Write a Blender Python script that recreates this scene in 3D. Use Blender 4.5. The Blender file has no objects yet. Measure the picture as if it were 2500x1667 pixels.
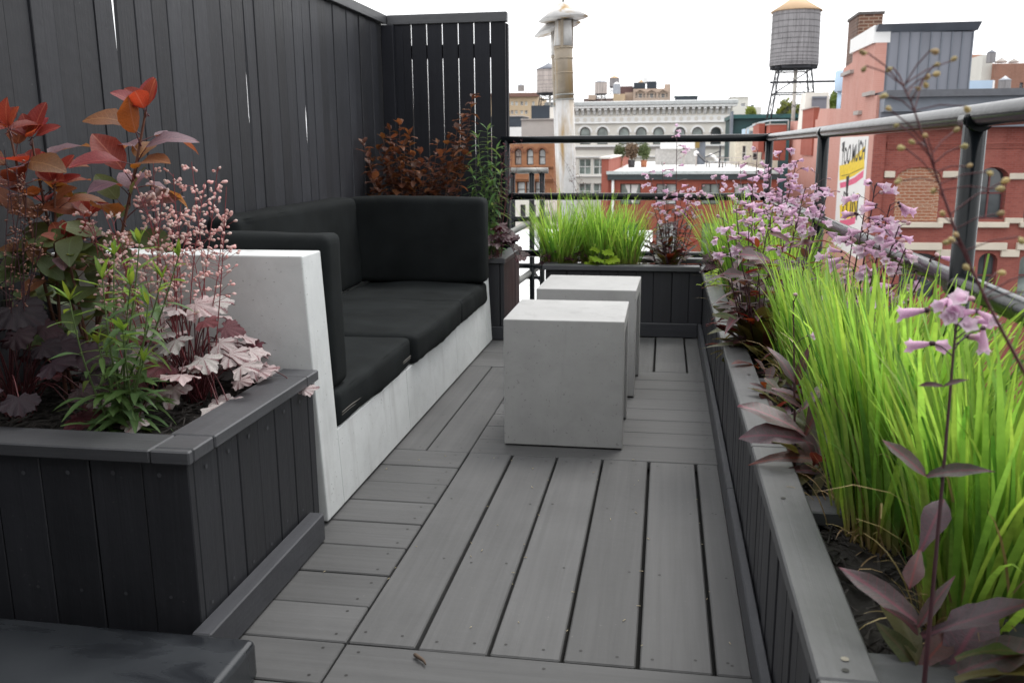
import bpy, bmesh, math, random
from mathutils import Vector, Matrix, Euler, noise

RND = random.Random(7)
scene = bpy.context.scene
COL = scene.collection
rad = math.radians

# ------------------------------------------------------------------ camera
CAM = Vector((0.637, -1.629, 1.016))
PITCH, YAW, ROLL = rad(12.206), rad(9.656), rad(-0.478)
FPX = 2188.07 / 2500.0                      # focal length in image widths
fwd = Vector((-math.sin(YAW) * math.cos(PITCH), math.cos(YAW) * math.cos(PITCH), -math.sin(PITCH)))
r0 = Vector((math.cos(YAW), math.sin(YAW), 0.0))
u0 = r0.cross(fwd)
CR = math.cos(ROLL) * r0 + math.sin(ROLL) * u0
CU = -math.sin(ROLL) * r0 + math.cos(ROLL) * u0
cam_data = bpy.data.cameras.new('camera')
cam_data.sensor_width = 36.0
cam_data.lens = 36.0 * FPX
cam_data.clip_start = 0.02
cam_data.clip_end = 4000.0
cam_data.dof.use_dof = True
cam_data.dof.focus_distance = 2.5
cam_data.dof.aperture_fstop = 8.0
cam = bpy.data.objects.new('camera', cam_data)
cam.matrix_world = Matrix(((CR.x, CU.x, -fwd.x, CAM.x), (CR.y, CU.y, -fwd.y, CAM.y),
                           (CR.z, CU.z, -fwd.z, CAM.z), (0, 0, 0, 1)))
COL.objects.link(cam)
scene.camera = cam

# ------------------------------------------------------------------ sky and sun
SUN_EL, SUN_AZ = rad(62.0), rad(26.0)       # azimuth measured from +Y (ahead) towards +X (right)
world = bpy.data.worlds.new('World')
scene.world = world
world.use_nodes = True
wn, wl = world.node_tree.nodes, world.node_tree.links
wn.clear()
w_out = wn.new('ShaderNodeOutputWorld')
w_bg = wn.new('ShaderNodeBackground')
w_bg.inputs['Strength'].default_value = 0.1
w_sky = wn.new('ShaderNodeTexSky')
w_sky.sky_type = 'NISHITA'
w_sky.sun_disc = False
w_sky.sun_elevation = SUN_EL
w_sky.sun_rotation = SUN_AZ
w_sky.air_density = 1.0
w_sky.dust_density = 2.0
# a high, thin cloud deck over the blue: broken only in a few places
w_tc = wn.new('ShaderNodeTexCoord')
w_map = wn.new('ShaderNodeMapping')
w_map.inputs['Scale'].default_value = (1.0, 1.0, 2.6)
w_map.inputs['Location'].default_value = (0.55, 0.2, 0.0)
w_noise = wn.new('ShaderNodeTexNoise')
w_noise.inputs['Scale'].default_value = 2.3
w_noise.inputs['Detail'].default_value = 6.0
w_noise.inputs['Roughness'].default_value = 0.55
w_ramp = wn.new('ShaderNodeValToRGB')
w_ramp.color_ramp.elements[0].position = 0.30
w_ramp.color_ramp.elements[0].color = (0.62, 0.62, 0.62, 1)
w_ramp.color_ramp.elements[1].position = 0.44
w_ramp.color_ramp.elements[1].color = (1, 1, 1, 1)
w_mix = wn.new('ShaderNodeMix')
w_mix.data_type = 'RGBA'
w_mix.inputs['B'].default_value = (18.0, 18.1, 18.3, 1)
wl.new(w_tc.outputs['Generated'], w_map.inputs['Vector'])
wl.new(w_map.outputs['Vector'], w_noise.inputs['Vector'])
wl.new(w_noise.outputs['Fac'], w_ramp.inputs['Fac'])
wl.new(w_ramp.outputs['Color'], w_mix.inputs['Factor'])
wl.new(w_sky.outputs['Color'], w_mix.inputs['A'])
wl.new(w_mix.outputs['Result'], w_bg.inputs['Color'])
wl.new(w_bg.outputs['Background'], w_out.inputs['Surface'])

sun_data = bpy.data.lights.new('sun', 'SUN')
sun_data.energy = 1.8
sun_data.angle = rad(22.0)
sun_data.color = (1.0, 0.965, 0.91)
sun = bpy.data.objects.new('sun', sun_data)
sd = Vector((math.sin(SUN_AZ) * math.cos(SUN_EL), math.cos(SUN_AZ) * math.cos(SUN_EL), math.sin(SUN_EL)))
sun.rotation_euler = sd.to_track_quat('Z', 'Y').to_euler()
sun.location = sd * 60
COL.objects.link(sun)

vs = scene.view_settings
vs.view_transform = 'Standard'
vs.look = 'None'
vs.exposure = 0.0
vs.gamma = 1.0
vs.use_curve_mapping = False
scene.cycles.max_bounces = 8
scene.cycles.diffuse_bounces = 4
scene.cycles.transparent_max_bounces = 6
scene.cycles.use_denoising = True

# ------------------------------------------------------------------ helpers
def ray(px, py):
    """direction through a pixel of the 2500 x 1667 photograph, for reading real positions off known planes"""
    return CR * ((px - 1250.0) / 2188.07) + CU * (-(py - 833.5) / 2188.07) + fwd

def at_y(px, py, y):
    d = ray(px, py)
    return CAM + d * ((y - CAM.y) / d.y)

def at_z(px, py, z):
    d = ray(px, py)
    return CAM + d * ((z - CAM.z) / d.z)

def lin(r, g, b, k=1.0):
    f = lambda c: ((c / 255 / 12.92) if c <= 10 else ((c / 255 + 0.055) / 1.055) ** 2.4)
    return (f(r) * k, f(g) * k, f(b) * k, 1.0)

def tag(o, label=None, cat=None, group=None, kind=None):
    if label: o['label'] = label
    if cat: o['category'] = cat
    if group: o['group'] = group
    if kind: o['kind'] = kind
    return o

def link(name, data, parent=None, loc=None, rot=None, scale=None):
    o = bpy.data.objects.new(name, data)
    COL.objects.link(o)
    if parent is not None: o.parent = parent
    if loc is not None: o.location = loc
    if rot is not None: o.rotation_euler = rot
    if scale is not None: o.scale = scale if hasattr(scale, '__len__') else (scale,) * 3
    return o

def thing(name, label, cat, loc=(0, 0, 0), group=None, rz=0.0):
    o = link(name, None, None, loc, (0, 0, rz))
    o.empty_display_size = 0.1
    return tag(o, label, cat, group)

class MB:
    """collects faces, builds one mesh"""
    def __init__(s):
        s.v, s.f, s.mi, s.smooth = [], [], [], []
        s.cur, s.sm = 0, False

    def add(s, verts, faces):
        b = len(s.v)
        s.v.extend([tuple(p) for p in verts])
        for f in faces:
            s.f.append(tuple(i + b for i in f)); s.mi.append(s.cur); s.smooth.append(s.sm)
        return s

    def box(s, x0, x1, y0, y1, z0, z1):
        v = [(x, y, z) for z in (z0, z1) for y in (y0, y1) for x in (x0, x1)]
        return s.add(v, [(0, 2, 3, 1), (4, 5, 7, 6), (0, 1, 5, 4), (2, 6, 7, 3), (0, 4, 6, 2), (1, 3, 7, 5)])

    def cbox(s, x0, x1, y0, y1, z0, z1, c=0.003):
        """box with chamfered edges"""
        c = min(c, (x1 - x0) * .45, (y1 - y0) * .45, (z1 - z0) * .45)
        lo, hi = (x0, y0, z0), (x1, y1, z1)
        V, idx = [], {}
        for sx in (0, 1):
            for sy in (0, 1):
                for sz in (0, 1):
                    sg = (sx, sy, sz)
                    for a in range(3):
                        p = []
                        for k in range(3):
                            e = hi[k] if sg[k] else lo[k]
                            p.append(e if k == a else (e - c if sg[k] else e + c))
                        idx[(sg, a)] = len(V); V.append(p)
        F = []
        for a in range(3):
            b, d = (a + 1) % 3, (a + 2) % 3
            for sg in (0, 1):
                q = []
                for (p, r) in ((0, 0), (1, 0), (1, 1), (0, 1)):
                    t = [0, 0, 0]; t[a] = sg; t[b] = p; t[d] = r
                    q.append(idx[(tuple(t), a)])
                F.append(q if sg else q[::-1])
            for p in (0, 1):
                for r in (0, 1):
                    t0 = [0, 0, 0]; t0[b] = p; t0[d] = r; t1 = list(t0); t1[a] = 1
                    q = [idx[(tuple(t0), b)], idx[(tuple(t1), b)], idx[(tuple(t1), d)], idx[(tuple(t0), d)]]
                    F.append(q if p != r else q[::-1])
        for sx in (0, 1):
            for sy in (0, 1):
                for sz in (0, 1):
                    t = (sx, sy, sz)
                    q = [idx[(t, 0)], idx[(t, 1)], idx[(t, 2)]]
                    F.append(q if (sx + sy + sz) % 2 else q[::-1])
        return s.add(V, F)

    def tube(s, pts, r, n=8, caps=True):
        pts = [Vector(p) for p in pts]
        rr = r if hasattr(r, '__len__') else [r] * len(pts)
        rings, side = [], None
        sm0 = s.sm; s.sm = True
        V = []
        for i, p in enumerate(pts):
            t = (pts[min(i + 1, len(pts) - 1)] - pts[max(i - 1, 0)])
            if t.length < 1e-9: t = Vector((0, 0, 1))
            t.normalize()
            if side is None:
                side = t.orthogonal().normalized()
            else:
                side = (side - t * side.dot(t))
                if side.length < 1e-6: side = t.orthogonal()
                side.normalize()
            up = t.cross(side)
            for k in range(n):
                a = 2 * math.pi * k / n
                V.append(p + (side * math.cos(a) + up * math.sin(a)) * rr[i])
        F = []
        for i in range(len(pts) - 1):
            for k in range(n):
                a, b = i * n + k, i * n + (k + 1) % n
                F.append((a, b, b + n, a + n))
        s.add(V, F)
        if caps:
            s.sm = False
            base = len(s.v) - len(V)
            s.f.append(tuple(base + k for k in range(n))[::-1]); s.mi.append(s.cur); s.smooth.append(False)
            e = base + (len(pts) - 1) * n
            s.f.append(tuple(e + k for k in range(n))); s.mi.append(s.cur); s.smooth.append(False)
        s.sm = sm0
        return s

    def lathe(s, prof, n=24, c=(0, 0, 0), smooth=True):
        sm0 = s.sm; s.sm = smooth
        V = []
        for (r, z) in prof:
            for k in range(n):
                a = 2 * math.pi * k / n
                V.append((c[0] + r * math.cos(a), c[1] + r * math.sin(a), c[2] + z))
        F = []
        for i in range(len(prof) - 1):
            for k in range(n):
                a, b = i * n + k, i * n + (k + 1) % n
                F.append((a, b, b + n, a + n))
        F.append(tuple(range(n))[::-1])
        F.append(tuple((len(prof) - 1) * n + k for k in range(n)))
        s.add(V, F); s.sm = sm0
        return s

    def prism(s, outline, a0, a1, axis='y'):
        """outline in the plane across the axis, extruded from a0 to a1"""
        n = len(outline)
        P = {'y': lambda u, w, a: (u, a, w), 'x': lambda u, w, a: (a, u, w), 'z': lambda u, w, a: (u, w, a)}[axis]
        V = [P(u, w, a0) for u, w in outline] + [P(u, w, a1) for u, w in outline]
        F = [tuple(range(n)), tuple(range(2 * n - 1, n - 1, -1))]
        for i in range(n):
            j = (i + 1) % n
            F.append((j, i, i + n, j + n))
        s.add(V, F)
        return s

    def mesh(s, name, mats=()):
        m = bpy.data.meshes.new(name)
        m.from_pydata(s.v, [], s.f)
        for mt in (mats if isinstance(mats, (list, tuple)) else (mats,)):
            m.materials.append(mt)
        m.polygons.foreach_set('material_index', s.mi)
        m.polygons.foreach_set('use_smooth', s.smooth)
        m.update()
        return m

    def fix(s, m):
        bm = bmesh.new(); bm.from_mesh(m)
        bmesh.ops.recalc_face_normals(bm, faces=bm.faces[:])
        bm.to_mesh(m); bm.free()
        return m

    def obj(s, name, mats, parent=None, loc=None, rot=None, fix=True):
        m = s.mesh(name, mats)
        if fix: s.fix(m)
        return link(name, m, parent, loc, rot)

_cache = {}
def board_mesh(sx, sy, sz, mat, c=0.003):
    k = (round(sx, 4), round(sy, 4), round(sz, 4), mat.name, c)
    if k not in _cache:
        mb = MB().cbox(-sx / 2, sx / 2, -sy / 2, sy / 2, -sz / 2, sz / 2, c)
        _cache[k] = mb.fix(mb.mesh('board', mat))
    return _cache[k]

def board(name, parent, x0, x1, y0, y1, z0, z1, mat, c=0.003):
    return link(name, board_mesh(x1 - x0, y1 - y0, z1 - z0, mat, c), parent,
                ((x0 + x1) / 2, (y0 + y1) / 2, (z0 + z1) / 2))
# ------------------------------------------------------------------ materials
MATS = {}

class NT:
    def __init__(s, name):
        s.m = bpy.data.materials.new(name)
        s.m.use_nodes = True
        s.n, s.l = s.m.node_tree.nodes, s.m.node_tree.links
        s.n.clear()
        s.out = s.n.new('ShaderNodeOutputMaterial')
        MATS[name] = s.m

    def node(s, t, **kw):
        nd = s.n.new(t)
        for k, v in kw.items():
            if k in nd.inputs.keys():
                nd.inputs[k].default_value = v
            else:
                setattr(nd, k, v)
        return nd

    def put(s, sock, val):
        if hasattr(val, 'is_output') or isinstance(val, bpy.types.NodeSocket):
            s.l.new(val, sock)
        else:
            sock.default_value = val

    def mix(s, fac, a, b, mode='MIX'):
        nd = s.n.new('ShaderNodeMix'); nd.data_type = 'RGBA'; nd.blend_type = mode
        s.put(nd.inputs['Factor'], fac); s.put(nd.inputs['A'], a); s.put(nd.inputs['B'], b)
        return nd.outputs['Result']

    def math(s, op, a, b=0.0, clamp=False):
        nd = s.n.new('ShaderNodeMath'); nd.operation = op; nd.use_clamp = clamp
        s.put(nd.inputs[0], a); s.put(nd.inputs[1], b)
        return nd.outputs[0]

    def coords(s, kind='Object', scale=(1, 1, 1), shift=True):
        tc = s.n.new('ShaderNodeTexCoord')
        mp = s.n.new('ShaderNodeMapping')
        mp.inputs['Scale'].default_value = scale
        s.l.new(tc.outputs[kind], mp.inputs['Vector'])
        if shift:
            oi = s.n.new('ShaderNodeObjectInfo')
            k = s.math('MULTIPLY', oi.outputs['Random'], 37.0)
            cb = s.n.new('ShaderNodeCombineXYZ')
            for i in range(3): s.l.new(k, cb.inputs[i])
            s.l.new(cb.outputs[0], mp.inputs['Location'])
        return mp.outputs['Vector']

    def noise(s, vec, scale, detail=4.0, rough=0.55, dist=0.0):
        nd = s.n.new('ShaderNodeTexNoise')
        nd.inputs['Scale'].default_value = scale
        nd.inputs['Detail'].default_value = detail
        nd.inputs['Roughness'].default_value = rough
        nd.inputs['Distortion'].default_value = dist
        s.l.new(vec, nd.inputs['Vector'])
        return nd.outputs['Fac']

    def ramp(s, fac, p0, p1, c0=(0, 0, 0, 1), c1=(1, 1, 1, 1)):
        nd = s.n.new('ShaderNodeValToRGB')
        e = nd.color_ramp.elements
        e[0].position, e[0].color = p0, c0
        e[1].position, e[1].color = p1, c1
        s.l.new(fac, nd.inputs['Fac'])
        return nd.outputs['Color']

    def bump(s, h, strength=0.2, dist=0.01, normal=None):
        nd = s.n.new('ShaderNodeBump')
        nd.inputs['Strength'].default_value = strength
        nd.inputs['Distance'].default_value = dist
        s.l.new(h, nd.inputs['Height'])
        if normal is not None: s.l.new(normal, nd.inputs['Normal'])
        return nd.outputs['Normal']

    def rnd(s):
        return s.n.new('ShaderNodeObjectInfo').outputs['Random']

    def principled(s, base, rough=0.5, metal=0.0, spec=0.5, normal=None, **kw):
        p = s.n.new('ShaderNodeBsdfPrincipled')
        s.put(p.inputs['Base Color'], base); s.put(p.inputs['Roughness'], rough)
        s.put(p.inputs['Metallic'], metal); p.inputs['Specular IOR Level'].default_value = spec
        if normal is not None: s.l.new(normal, p.inputs['Normal'])
        for k, v in kw.items(): s.put(p.inputs[k], v)
        s.l.new(p.outputs[0], s.out.inputs['Surface'])
        return p

def scale_c(c, k):
    return (c[0] * k, c[1] * k, c[2] * k, 1)

def simple(name, col, rough=0.6, var=0.18, vscale=6.0, stretch=(1, 1, 1), bump=0.15, bscale=40.0,
           rnd=0.12, metal=0.0, spec=0.5, fine=0.0, bdist=0.004):
    t = NT(name)
    v = t.coords('Object', stretch)
    n1 = t.noise(v, vscale, 5, 0.6)
    c = t.ramp(n1, 0.28, 0.72, scale_c(col, 1 - var), scale_c(col, 1 + var))
    n2 = t.noise(v, bscale, 4, 0.6)
    if fine:
        c = t.mix(fine, c, t.ramp(n2, 0.3, 0.7, scale_c(col, .4), scale_c(col, 1.7)))
    if rnd:
        k = t.math('ADD', t.math('MULTIPLY', t.rnd(), 2 * rnd), 1 - rnd)
        cc = t.n.new('ShaderNodeCombineColor')
        for i in range(3): t.l.new(k, cc.inputs[i])
        c = t.mix(1.0, c, cc.outputs[0], 'MULTIPLY')
    rr = t.math('ADD', t.math('MULTIPLY', n2, 0.18), rough - 0.09, True)
    nrm = t.bump(t.math('ADD', n2, t.math('MULTIPLY', n1, .6)), bump, bdist) if bump else None
    t.principled(c, rr, metal, spec, nrm)
    return t.m

def painted_wood(name, col, axis, rough=0.5, rnd=0.15, worn=None, wornamt=0.0, grain=0.5, spec=0.5):
    """thick paint over wood grain running along one local axis (0, 1 or 2)"""
    t = NT(name)
    st = [55.0, 55.0, 55.0]; st[axis] = 1.6
    v = t.coords('Object', tuple(st))
    g = t.noise(v, 1.0, 5, 0.6, 0.6)
    v2 = t.coords('Object', (1, 1, 1))
    blot = t.noise(v2, 5.0, 5, 0.6)
    knots = t.noise(v2, 26.0, 3, 0.5)
    c = t.ramp(blot, 0.3, 0.72, scale_c(col, .84), scale_c(col, 1.16))
    c = t.mix(0.35, c, t.ramp(g, 0.3, 0.7, scale_c(col, .7), scale_c(col, 1.3)))
    k = t.math('ADD', t.math('MULTIPLY', t.rnd(), 2 * rnd), 1 - rnd)
    cc = t.n.new('ShaderNodeCombineColor')
    for i in range(3): t.l.new(k, cc.inputs[i])
    c = t.mix(1.0, c, cc.outputs[0], 'MULTIPLY')
    if worn:
        fine = t.noise(v2, 90.0, 3, 0.7)
        w = t.math('MULTIPLY', t.ramp(fine, 0.66, 0.74), t.ramp(blot, 0.45, 0.7))
        c = t.mix(t.math('MULTIPLY', w, wornamt), c, worn)
    h = t.math('ADD', t.math('MULTIPLY', g, grain), t.math('MULTIPLY', knots, 0.6))
    rr = t.math('ADD', t.math('MULTIPLY', blot, 0.25), rough - 0.12, True)
    t.principled(c, rr, 0, spec, t.bump(h, 0.5, 0.004))
    return t.m

def concrete(name, col, stain, streak=0.25, rough=0.75, pores=0.5, mott=0.35, dark=(0.10, 0.098, 0.095, 1)):
    t = NT(name)
    v = t.coords('Object', (1, 1, 1))
    vs_ = t.coords('Object', (9, 9, 0.9))
    big = t.noise(v, 2.6, 6, 0.62, 0.4)
    mid = t.noise(v, 14.0, 5, 0.65)
    fine = t.noise(v, 120.0, 3, 0.6)
    sk = t.noise(vs_, 1.6, 4, 0.6)
    c = t.ramp(big, 0.3, 0.7, scale_c(col, .88), scale_c(col, 1.08))
    c = t.mix(0.25, c, t.ramp(mid, 0.3, 0.7, scale_c(col, .78), scale_c(col, 1.18)))
    c = t.mix(t.math('MULTIPLY', t.ramp(sk, 0.56, 0.74), streak), c, stain)
    blo = t.noise(v, 6.0, 7, 0.7, 1.2)
    c = t.mix(t.math('MULTIPLY', t.ramp(blo, 0.52, 0.70), mott), c, stain)
    pit = t.noise(v, 120.0, 2, 0.4)
    c = t.mix(t.math('MULTIPLY', t.ramp(pit, 0.70, 0.74), pores), c, dark)
    h = t.math('ADD', t.math('MULTIPLY', mid, 0.5), t.math('MULTIPLY', fine, 0.4))
    t.principled(c, t.math('ADD', t.math('MULTIPLY', mid, .2), rough - .1), 0, 0.4, t.bump(h, 0.22, 0.003))
    return t.m

def leaf_mat(name, top, under, trans=0.35, rnd=0.25, hue=0.03, veins=None, rough=0.42, spec=0.4, tip=None, bumpy=0.3, tint=(1.5, 1.35, 0.9, 1), island=False, midrib=None, base=None):
    """two-sided leaf: its own colour above and below, light passing through"""
    t = NT(name)
    geo = t.n.new('ShaderNodeNewGeometry')
    v = t.coords('Object', (1, 1, 1))
    n = t.noise(v, 28.0, 4, 0.6)
    c = t.mix(geo.outputs['Backfacing'], top, under)
    c = t.mix(t.ramp(n, 0.32, 0.75), c, t.mix(1.0, c, (.62, .66, .6, 1), 'MULTIPLY'))
    if tip is not None:
        rt = t.math('FRACT', t.math('ADD', t.rnd(), geo.outputs['Random Per Island'])) if island else t.rnd()
        c = t.mix(t.math('MULTIPLY', rt, 0.75), c, tip)
    if veins is not None:                                # radiating veins, in the leaf's own coordinates
        sx_ = t.n.new('ShaderNodeSeparateXYZ'); tc_ = t.n.new('ShaderNodeTexCoord'); t.l.new(tc_.outputs['Object'], sx_.inputs[0])
        ang = t.math('ARCTAN2', sx_.outputs['X'], t.math('SUBTRACT', sx_.outputs['Y'], .06))
        wob = t.math('MULTIPLY', t.math('SUBTRACT', n, .5), .35)
        sn = t.math('ABSOLUTE', t.math('SINE', t.math('MULTIPLY', t.math('ADD', ang, wob), 3.6)))
        c = t.mix(t.math('MULTIPLY', t.ramp(sn, .05, .30, (1, 1, 1, 1), (0, 0, 0, 1)), .85), c, veins)
    if midrib is not None:                               # a midrib and paler side veins
        sx_ = t.n.new('ShaderNodeSeparateXYZ'); tc_ = t.n.new('ShaderNodeTexCoord'); t.l.new(tc_.outputs['Object'], sx_.inputs[0])
        ax = t.math('ABSOLUTE', sx_.outputs['X'])
        sv = t.math('ABSOLUTE', t.math('SINE', t.math('SUBTRACT', t.math('MULTIPLY', sx_.outputs['Y'], 30.0), t.math('MULTIPLY', ax, 26.0))))
        c = t.mix(t.math('MULTIPLY', t.ramp(sv, .04, .30, (1, 1, 1, 1), (0, 0, 0, 1)), .35), c, midrib)
        c = t.mix(t.math('MULTIPLY', t.ramp(ax, .006, .020, (1, 1, 1, 1), (0, 0, 0, 1)), .8), c, midrib)
    if base is not None:                                 # sheaths at the foot are dry
        sb = t.n.new('ShaderNodeSeparateXYZ'); tb = t.n.new('ShaderNodeTexCoord'); t.l.new(tb.outputs['Generated'], sb.inputs[0])
        c = t.mix(t.ramp(t.math('ADD', sb.outputs['Z'], t.math('MULTIPLY', t.math('SUBTRACT', n, .5), .2)), .06, .24, (1, 1, 1, 1), (0, 0, 0, 1)), c, base)
    hs = t.n.new('ShaderNodeHueSaturation')
    r1 = t.math('FRACT', t.math('ADD', t.rnd(), geo.outputs['Random Per Island'])) if island else t.rnd()
    t.l.new(t.math('ADD', t.math('MULTIPLY', r1, hue * 2), 0.5 - hue), hs.inputs['Hue'])
    r2 = t.math('FRACT', t.math('MULTIPLY', r1, 13.7))
    t.l.new(t.math('ADD', t.math('MULTIPLY', r2, 2 * rnd), 1 - rnd), hs.inputs['Value'])
    t.l.new(c, hs.inputs['Color'])
    col = hs.outputs['Color']
    p = t.n.new('ShaderNodeBsdfPrincipled')
    t.l.new(col, p.inputs['Base Color'])
    p.inputs['Roughness'].default_value = rough
    p.inputs['Specular IOR Level'].default_value = spec
    if bumpy:
        t.l.new(t.bump(t.noise(v, 60.0, 3, 0.6), bumpy, 0.004), p.inputs['Normal'])
    tr = t.n.new('ShaderNodeBsdfTranslucent')
    t.l.new(t.mix(1.0, col, tint, 'MULTIPLY'), tr.inputs['Color'])
    ms = t.n.new('ShaderNodeMixShader')
    ms.inputs[0].default_value = trans
    t.l.new(p.outputs[0], ms.inputs[1]); t.l.new(tr.outputs[0], ms.inputs[2])
    t.l.new(ms.outputs[0], t.out.inputs['Surface'])
    return t.m

CHAR = (0.040, 0.042, 0.048, 1)
m_fence_x = painted_wood('fence paint', (0.026, 0.0275, 0.033, 1), 2, 0.50, 0.30, (0.2, 0.2, 0.2, 1), 0.5, 0.9, 0.35)
m_slat = painted_wood('slat paint', (0.014, 0.015, 0.0195, 1), 2, 0.55, 0.12, spec=0.2)
m_cap = painted_wood('cap paint along x', (0.062, 0.064, 0.070, 1), 0, 0.44, 0.12, (0.25, 0.25, 0.25, 1), 0.3)
m_capy = painted_wood('cap paint along y', (0.062, 0.064, 0.070, 1), 1, 0.44, 0.12, (0.25, 0.25, 0.25, 1), 0.3)
m_caprp = painted_wood('long cap paint', (0.085, 0.087, 0.091, 1), 1, 0.5, 0.1, (0.3, 0.3, 0.3, 1), 0.3)
m_plank = painted_wood('planter board paint', (0.024, 0.025, 0.030, 1), 2, 0.48, 0.2, (0.22, 0.22, 0.21, 1), 0.45)
m_skirt = painted_wood('skirting paint', (0.050, 0.052, 0.060, 1), 1, 0.46, 0.12, (0.22, 0.22, 0.21, 1), 0.35)
m_skirtx = painted_wood('skirting paint x', (0.036, 0.038, 0.045, 1), 0, 0.46, 0.12, (0.22, 0.22, 0.21, 1), 0.3)
m_deckx = painted_wood('deck stain across', (0.093, 0.0935, 0.095, 1), 0, 0.62, 0.13, (0.36, 0.34, 0.32, 1), 0.25, 0.3, 0.35)
m_decky = painted_wood('deck stain along', (0.093, 0.0935, 0.095, 1), 1, 0.62, 0.13, (0.36, 0.34, 0.32, 1), 0.25, 0.3, 0.35)
m_dark = simple('dark underframe', (0.012, 0.012, 0.012, 1), 0.9, rnd=0)
m_screw = simple('screw head', (0.025, 0.024, 0.023, 1), 0.5, metal=0.3, rnd=0, bump=0)
m_screwl = simple('bright screw head', (0.30, 0.27, 0.24, 1), 0.4, metal=0.8, rnd=0, bump=0)
m_sofa = concrete('pale concrete', (0.62, 0.64, 0.645, 1), (0.38, 0.38, 0.375, 1), 0.50, 0.7, 0.45, 0.2)
m_table = concrete('grey concrete', (0.368, 0.368, 0.366, 1), (0.22, 0.218, 0.215, 1), 0.45, 0.62, 0.40, 0.2)
m_cush = simple('black canvas', (0.0115, 0.0135, 0.0142, 1), 0.85, 0.45, 5.0, (1, 1, 1), 0.5, 420.0, 0.10, 0, 0.10, 0.25, 0.0012)
m_zip = simple('zip tape', (0.10, 0.095, 0.085, 1), 0.6, rnd=0)
m_mulch = simple('mulch', (0.020, 0.017, 0.015, 1), 0.85, 0.5, 22.0, bump=0.6, bscale=90, rnd=0.35)
m_rail = simple('black enamel', (0.007, 0.009, 0.011, 1), 0.22, 0.3, 9.0, bump=0.12, bscale=60.0, rnd=0, spec=0.22, bdist=0.002)
m_galv = simple('galvanised pipe', (0.28, 0.28, 0.265, 1), 0.5, 0.3, 12.0, bump=0.2, bscale=60, rnd=0.1, metal=0.4)
m_step = simple('step paint', (0.070, 0.076, 0.084, 1), 0.34, 0.25, 5.0, bump=0.25, bscale=50, rnd=0, spec=0.6)
# ------------------------------------------------------------------ terrace: deck
W = 0.152
deck = MB().box(-1.3, 1.30, -2.6, 4.0, -0.20, -0.04).obj('deck', m_dark)
tag(deck, kind='structure')
screws = MB()
def screw(x, y, z=0.0, r=0.0036):
    n = 8
    screws.add([(x + r * math.cos(2 * math.pi * k / n), y + r * math.sin(2 * math.pi * k / n), z + 0.0006) for k in range(n)], [tuple(range(n))])

def tile(ix, iy, along, x1=None, y1=None, gaps=None, x0=None):
    """one square of eight boards; along = 'x' or 'y'"""
    X0, Y0 = ix * 8 * W, iy * 8 * W
    X1 = X0 + 8 * W if x1 is None else x1
    Y1 = Y0 + 8 * W if y1 is None else y1
    if x0 is not None: X0 = x0
    for k in range(8):
        g = RND.choice([0.0012, 0.003, 0.004, 0.005]) if gaps is None else gaps
        dz = RND.uniform(-0.0015, 0.0012)
        if along == 'x':
            a, b = Y0 + k * W, Y0 + (k + 1) * W
            if a >= Y1: break
            o = board('deck_board', deck, X0 + 0.0018, X1 - 0.0018, a + g / 2, b - g / 2, -0.030, 0.0, m_deckx, 0.0025)
            o.location.z += dz
            for ex in (X0 + .035, X1 - .035, (X0 + X1) / 2):
                for ey in (a + .033, b - .033):
                    if ex == (X0 + X1) / 2 and RND.random() < .5: continue
                    screw(ex + RND.uniform(-.008, .008), ey + RND.uniform(-.008, .008), dz)
        else:
            a, b = X0 + k * W, X0 + (k + 1) * W
            if a >= X1 - .03: break
            b = min(b, X1)
            gg = RND.uniform(0.007, 0.010) if gaps is None else gaps
            o = board('deck_board', deck, a + gg / 2, b - gg / 2, Y0 + 0.0022, Y1 - 0.0022, -0.030, 0.0, m_decky, 0.003)
            o.location.z += dz
            for ey in (Y0 + .04, Y1 - .04, Y0 + (Y1 - Y0) * .34, Y0 + (Y1 - Y0) * .66):
                for ex in (a + .035, b - .035):
                    if Y0 + .1 < ey < Y1 - .1 and RND.random() < .5: continue
                    screw(ex + RND.uniform(-.008, .008), ey + RND.uniform(-.008, .008), dz)

R_EDGE = 0.835
tile(0, 0, 'y', x1=R_EDGE)
tile(0, 1, 'x', x1=R_EDGE)
tile(0, 2, 'y', x1=R_EDGE, y1=3.30)
tile(0, -1, 'x', x1=R_EDGE)
tile(0, -2, 'y', x1=R_EDGE)
tile(-1, 0, 'x')
tile(-1, 1, 'y', gaps=0.004)
tile(-1, 2, 'x', y1=3.30)
tile(-1, -1, 'x')
tile(-1, -2, 'y')
so = screws.obj('deck_screw', m_screw, deck)
so['kind'] = 'stuff'
deb = MB()
for i in range(46):                                    # grit, dry needles and petals caught on the boards
    x, y = RND.choice([(RND.uniform(-.24, .8), RND.uniform(-.1, 1.25)), (RND.choice([0, W, 2 * W, 3 * W, 4 * W, 5 * W]) + RND.uniform(-.006, .006), RND.uniform(0, 1.2))])
    a, l = RND.uniform(0, 6.28), RND.uniform(.003, .012)
    deb.tube([(x, y, .0018), (x + l * math.cos(a), y + l * math.sin(a), .0025)], .0009, 4)
lt = deb.obj('deck_litter', simple('straw litter', (0.42, 0.36, 0.24, 1), .8, rnd=0), deck)
lt['kind'] = 'stuff'
tw = MB().tube([(.158, -.030, .005), (.172, -.043, .007), (.182, -.050, .006), (.189, -.061, .005)], [.0042, .004, .003, .0015], 6)
tag(tw.obj('twig', simple('bark twig', (0.10, 0.07, 0.05, 1), .8, rnd=0)), 'short brown twig lying on the deck board nearest the camera', 'twig')

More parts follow.
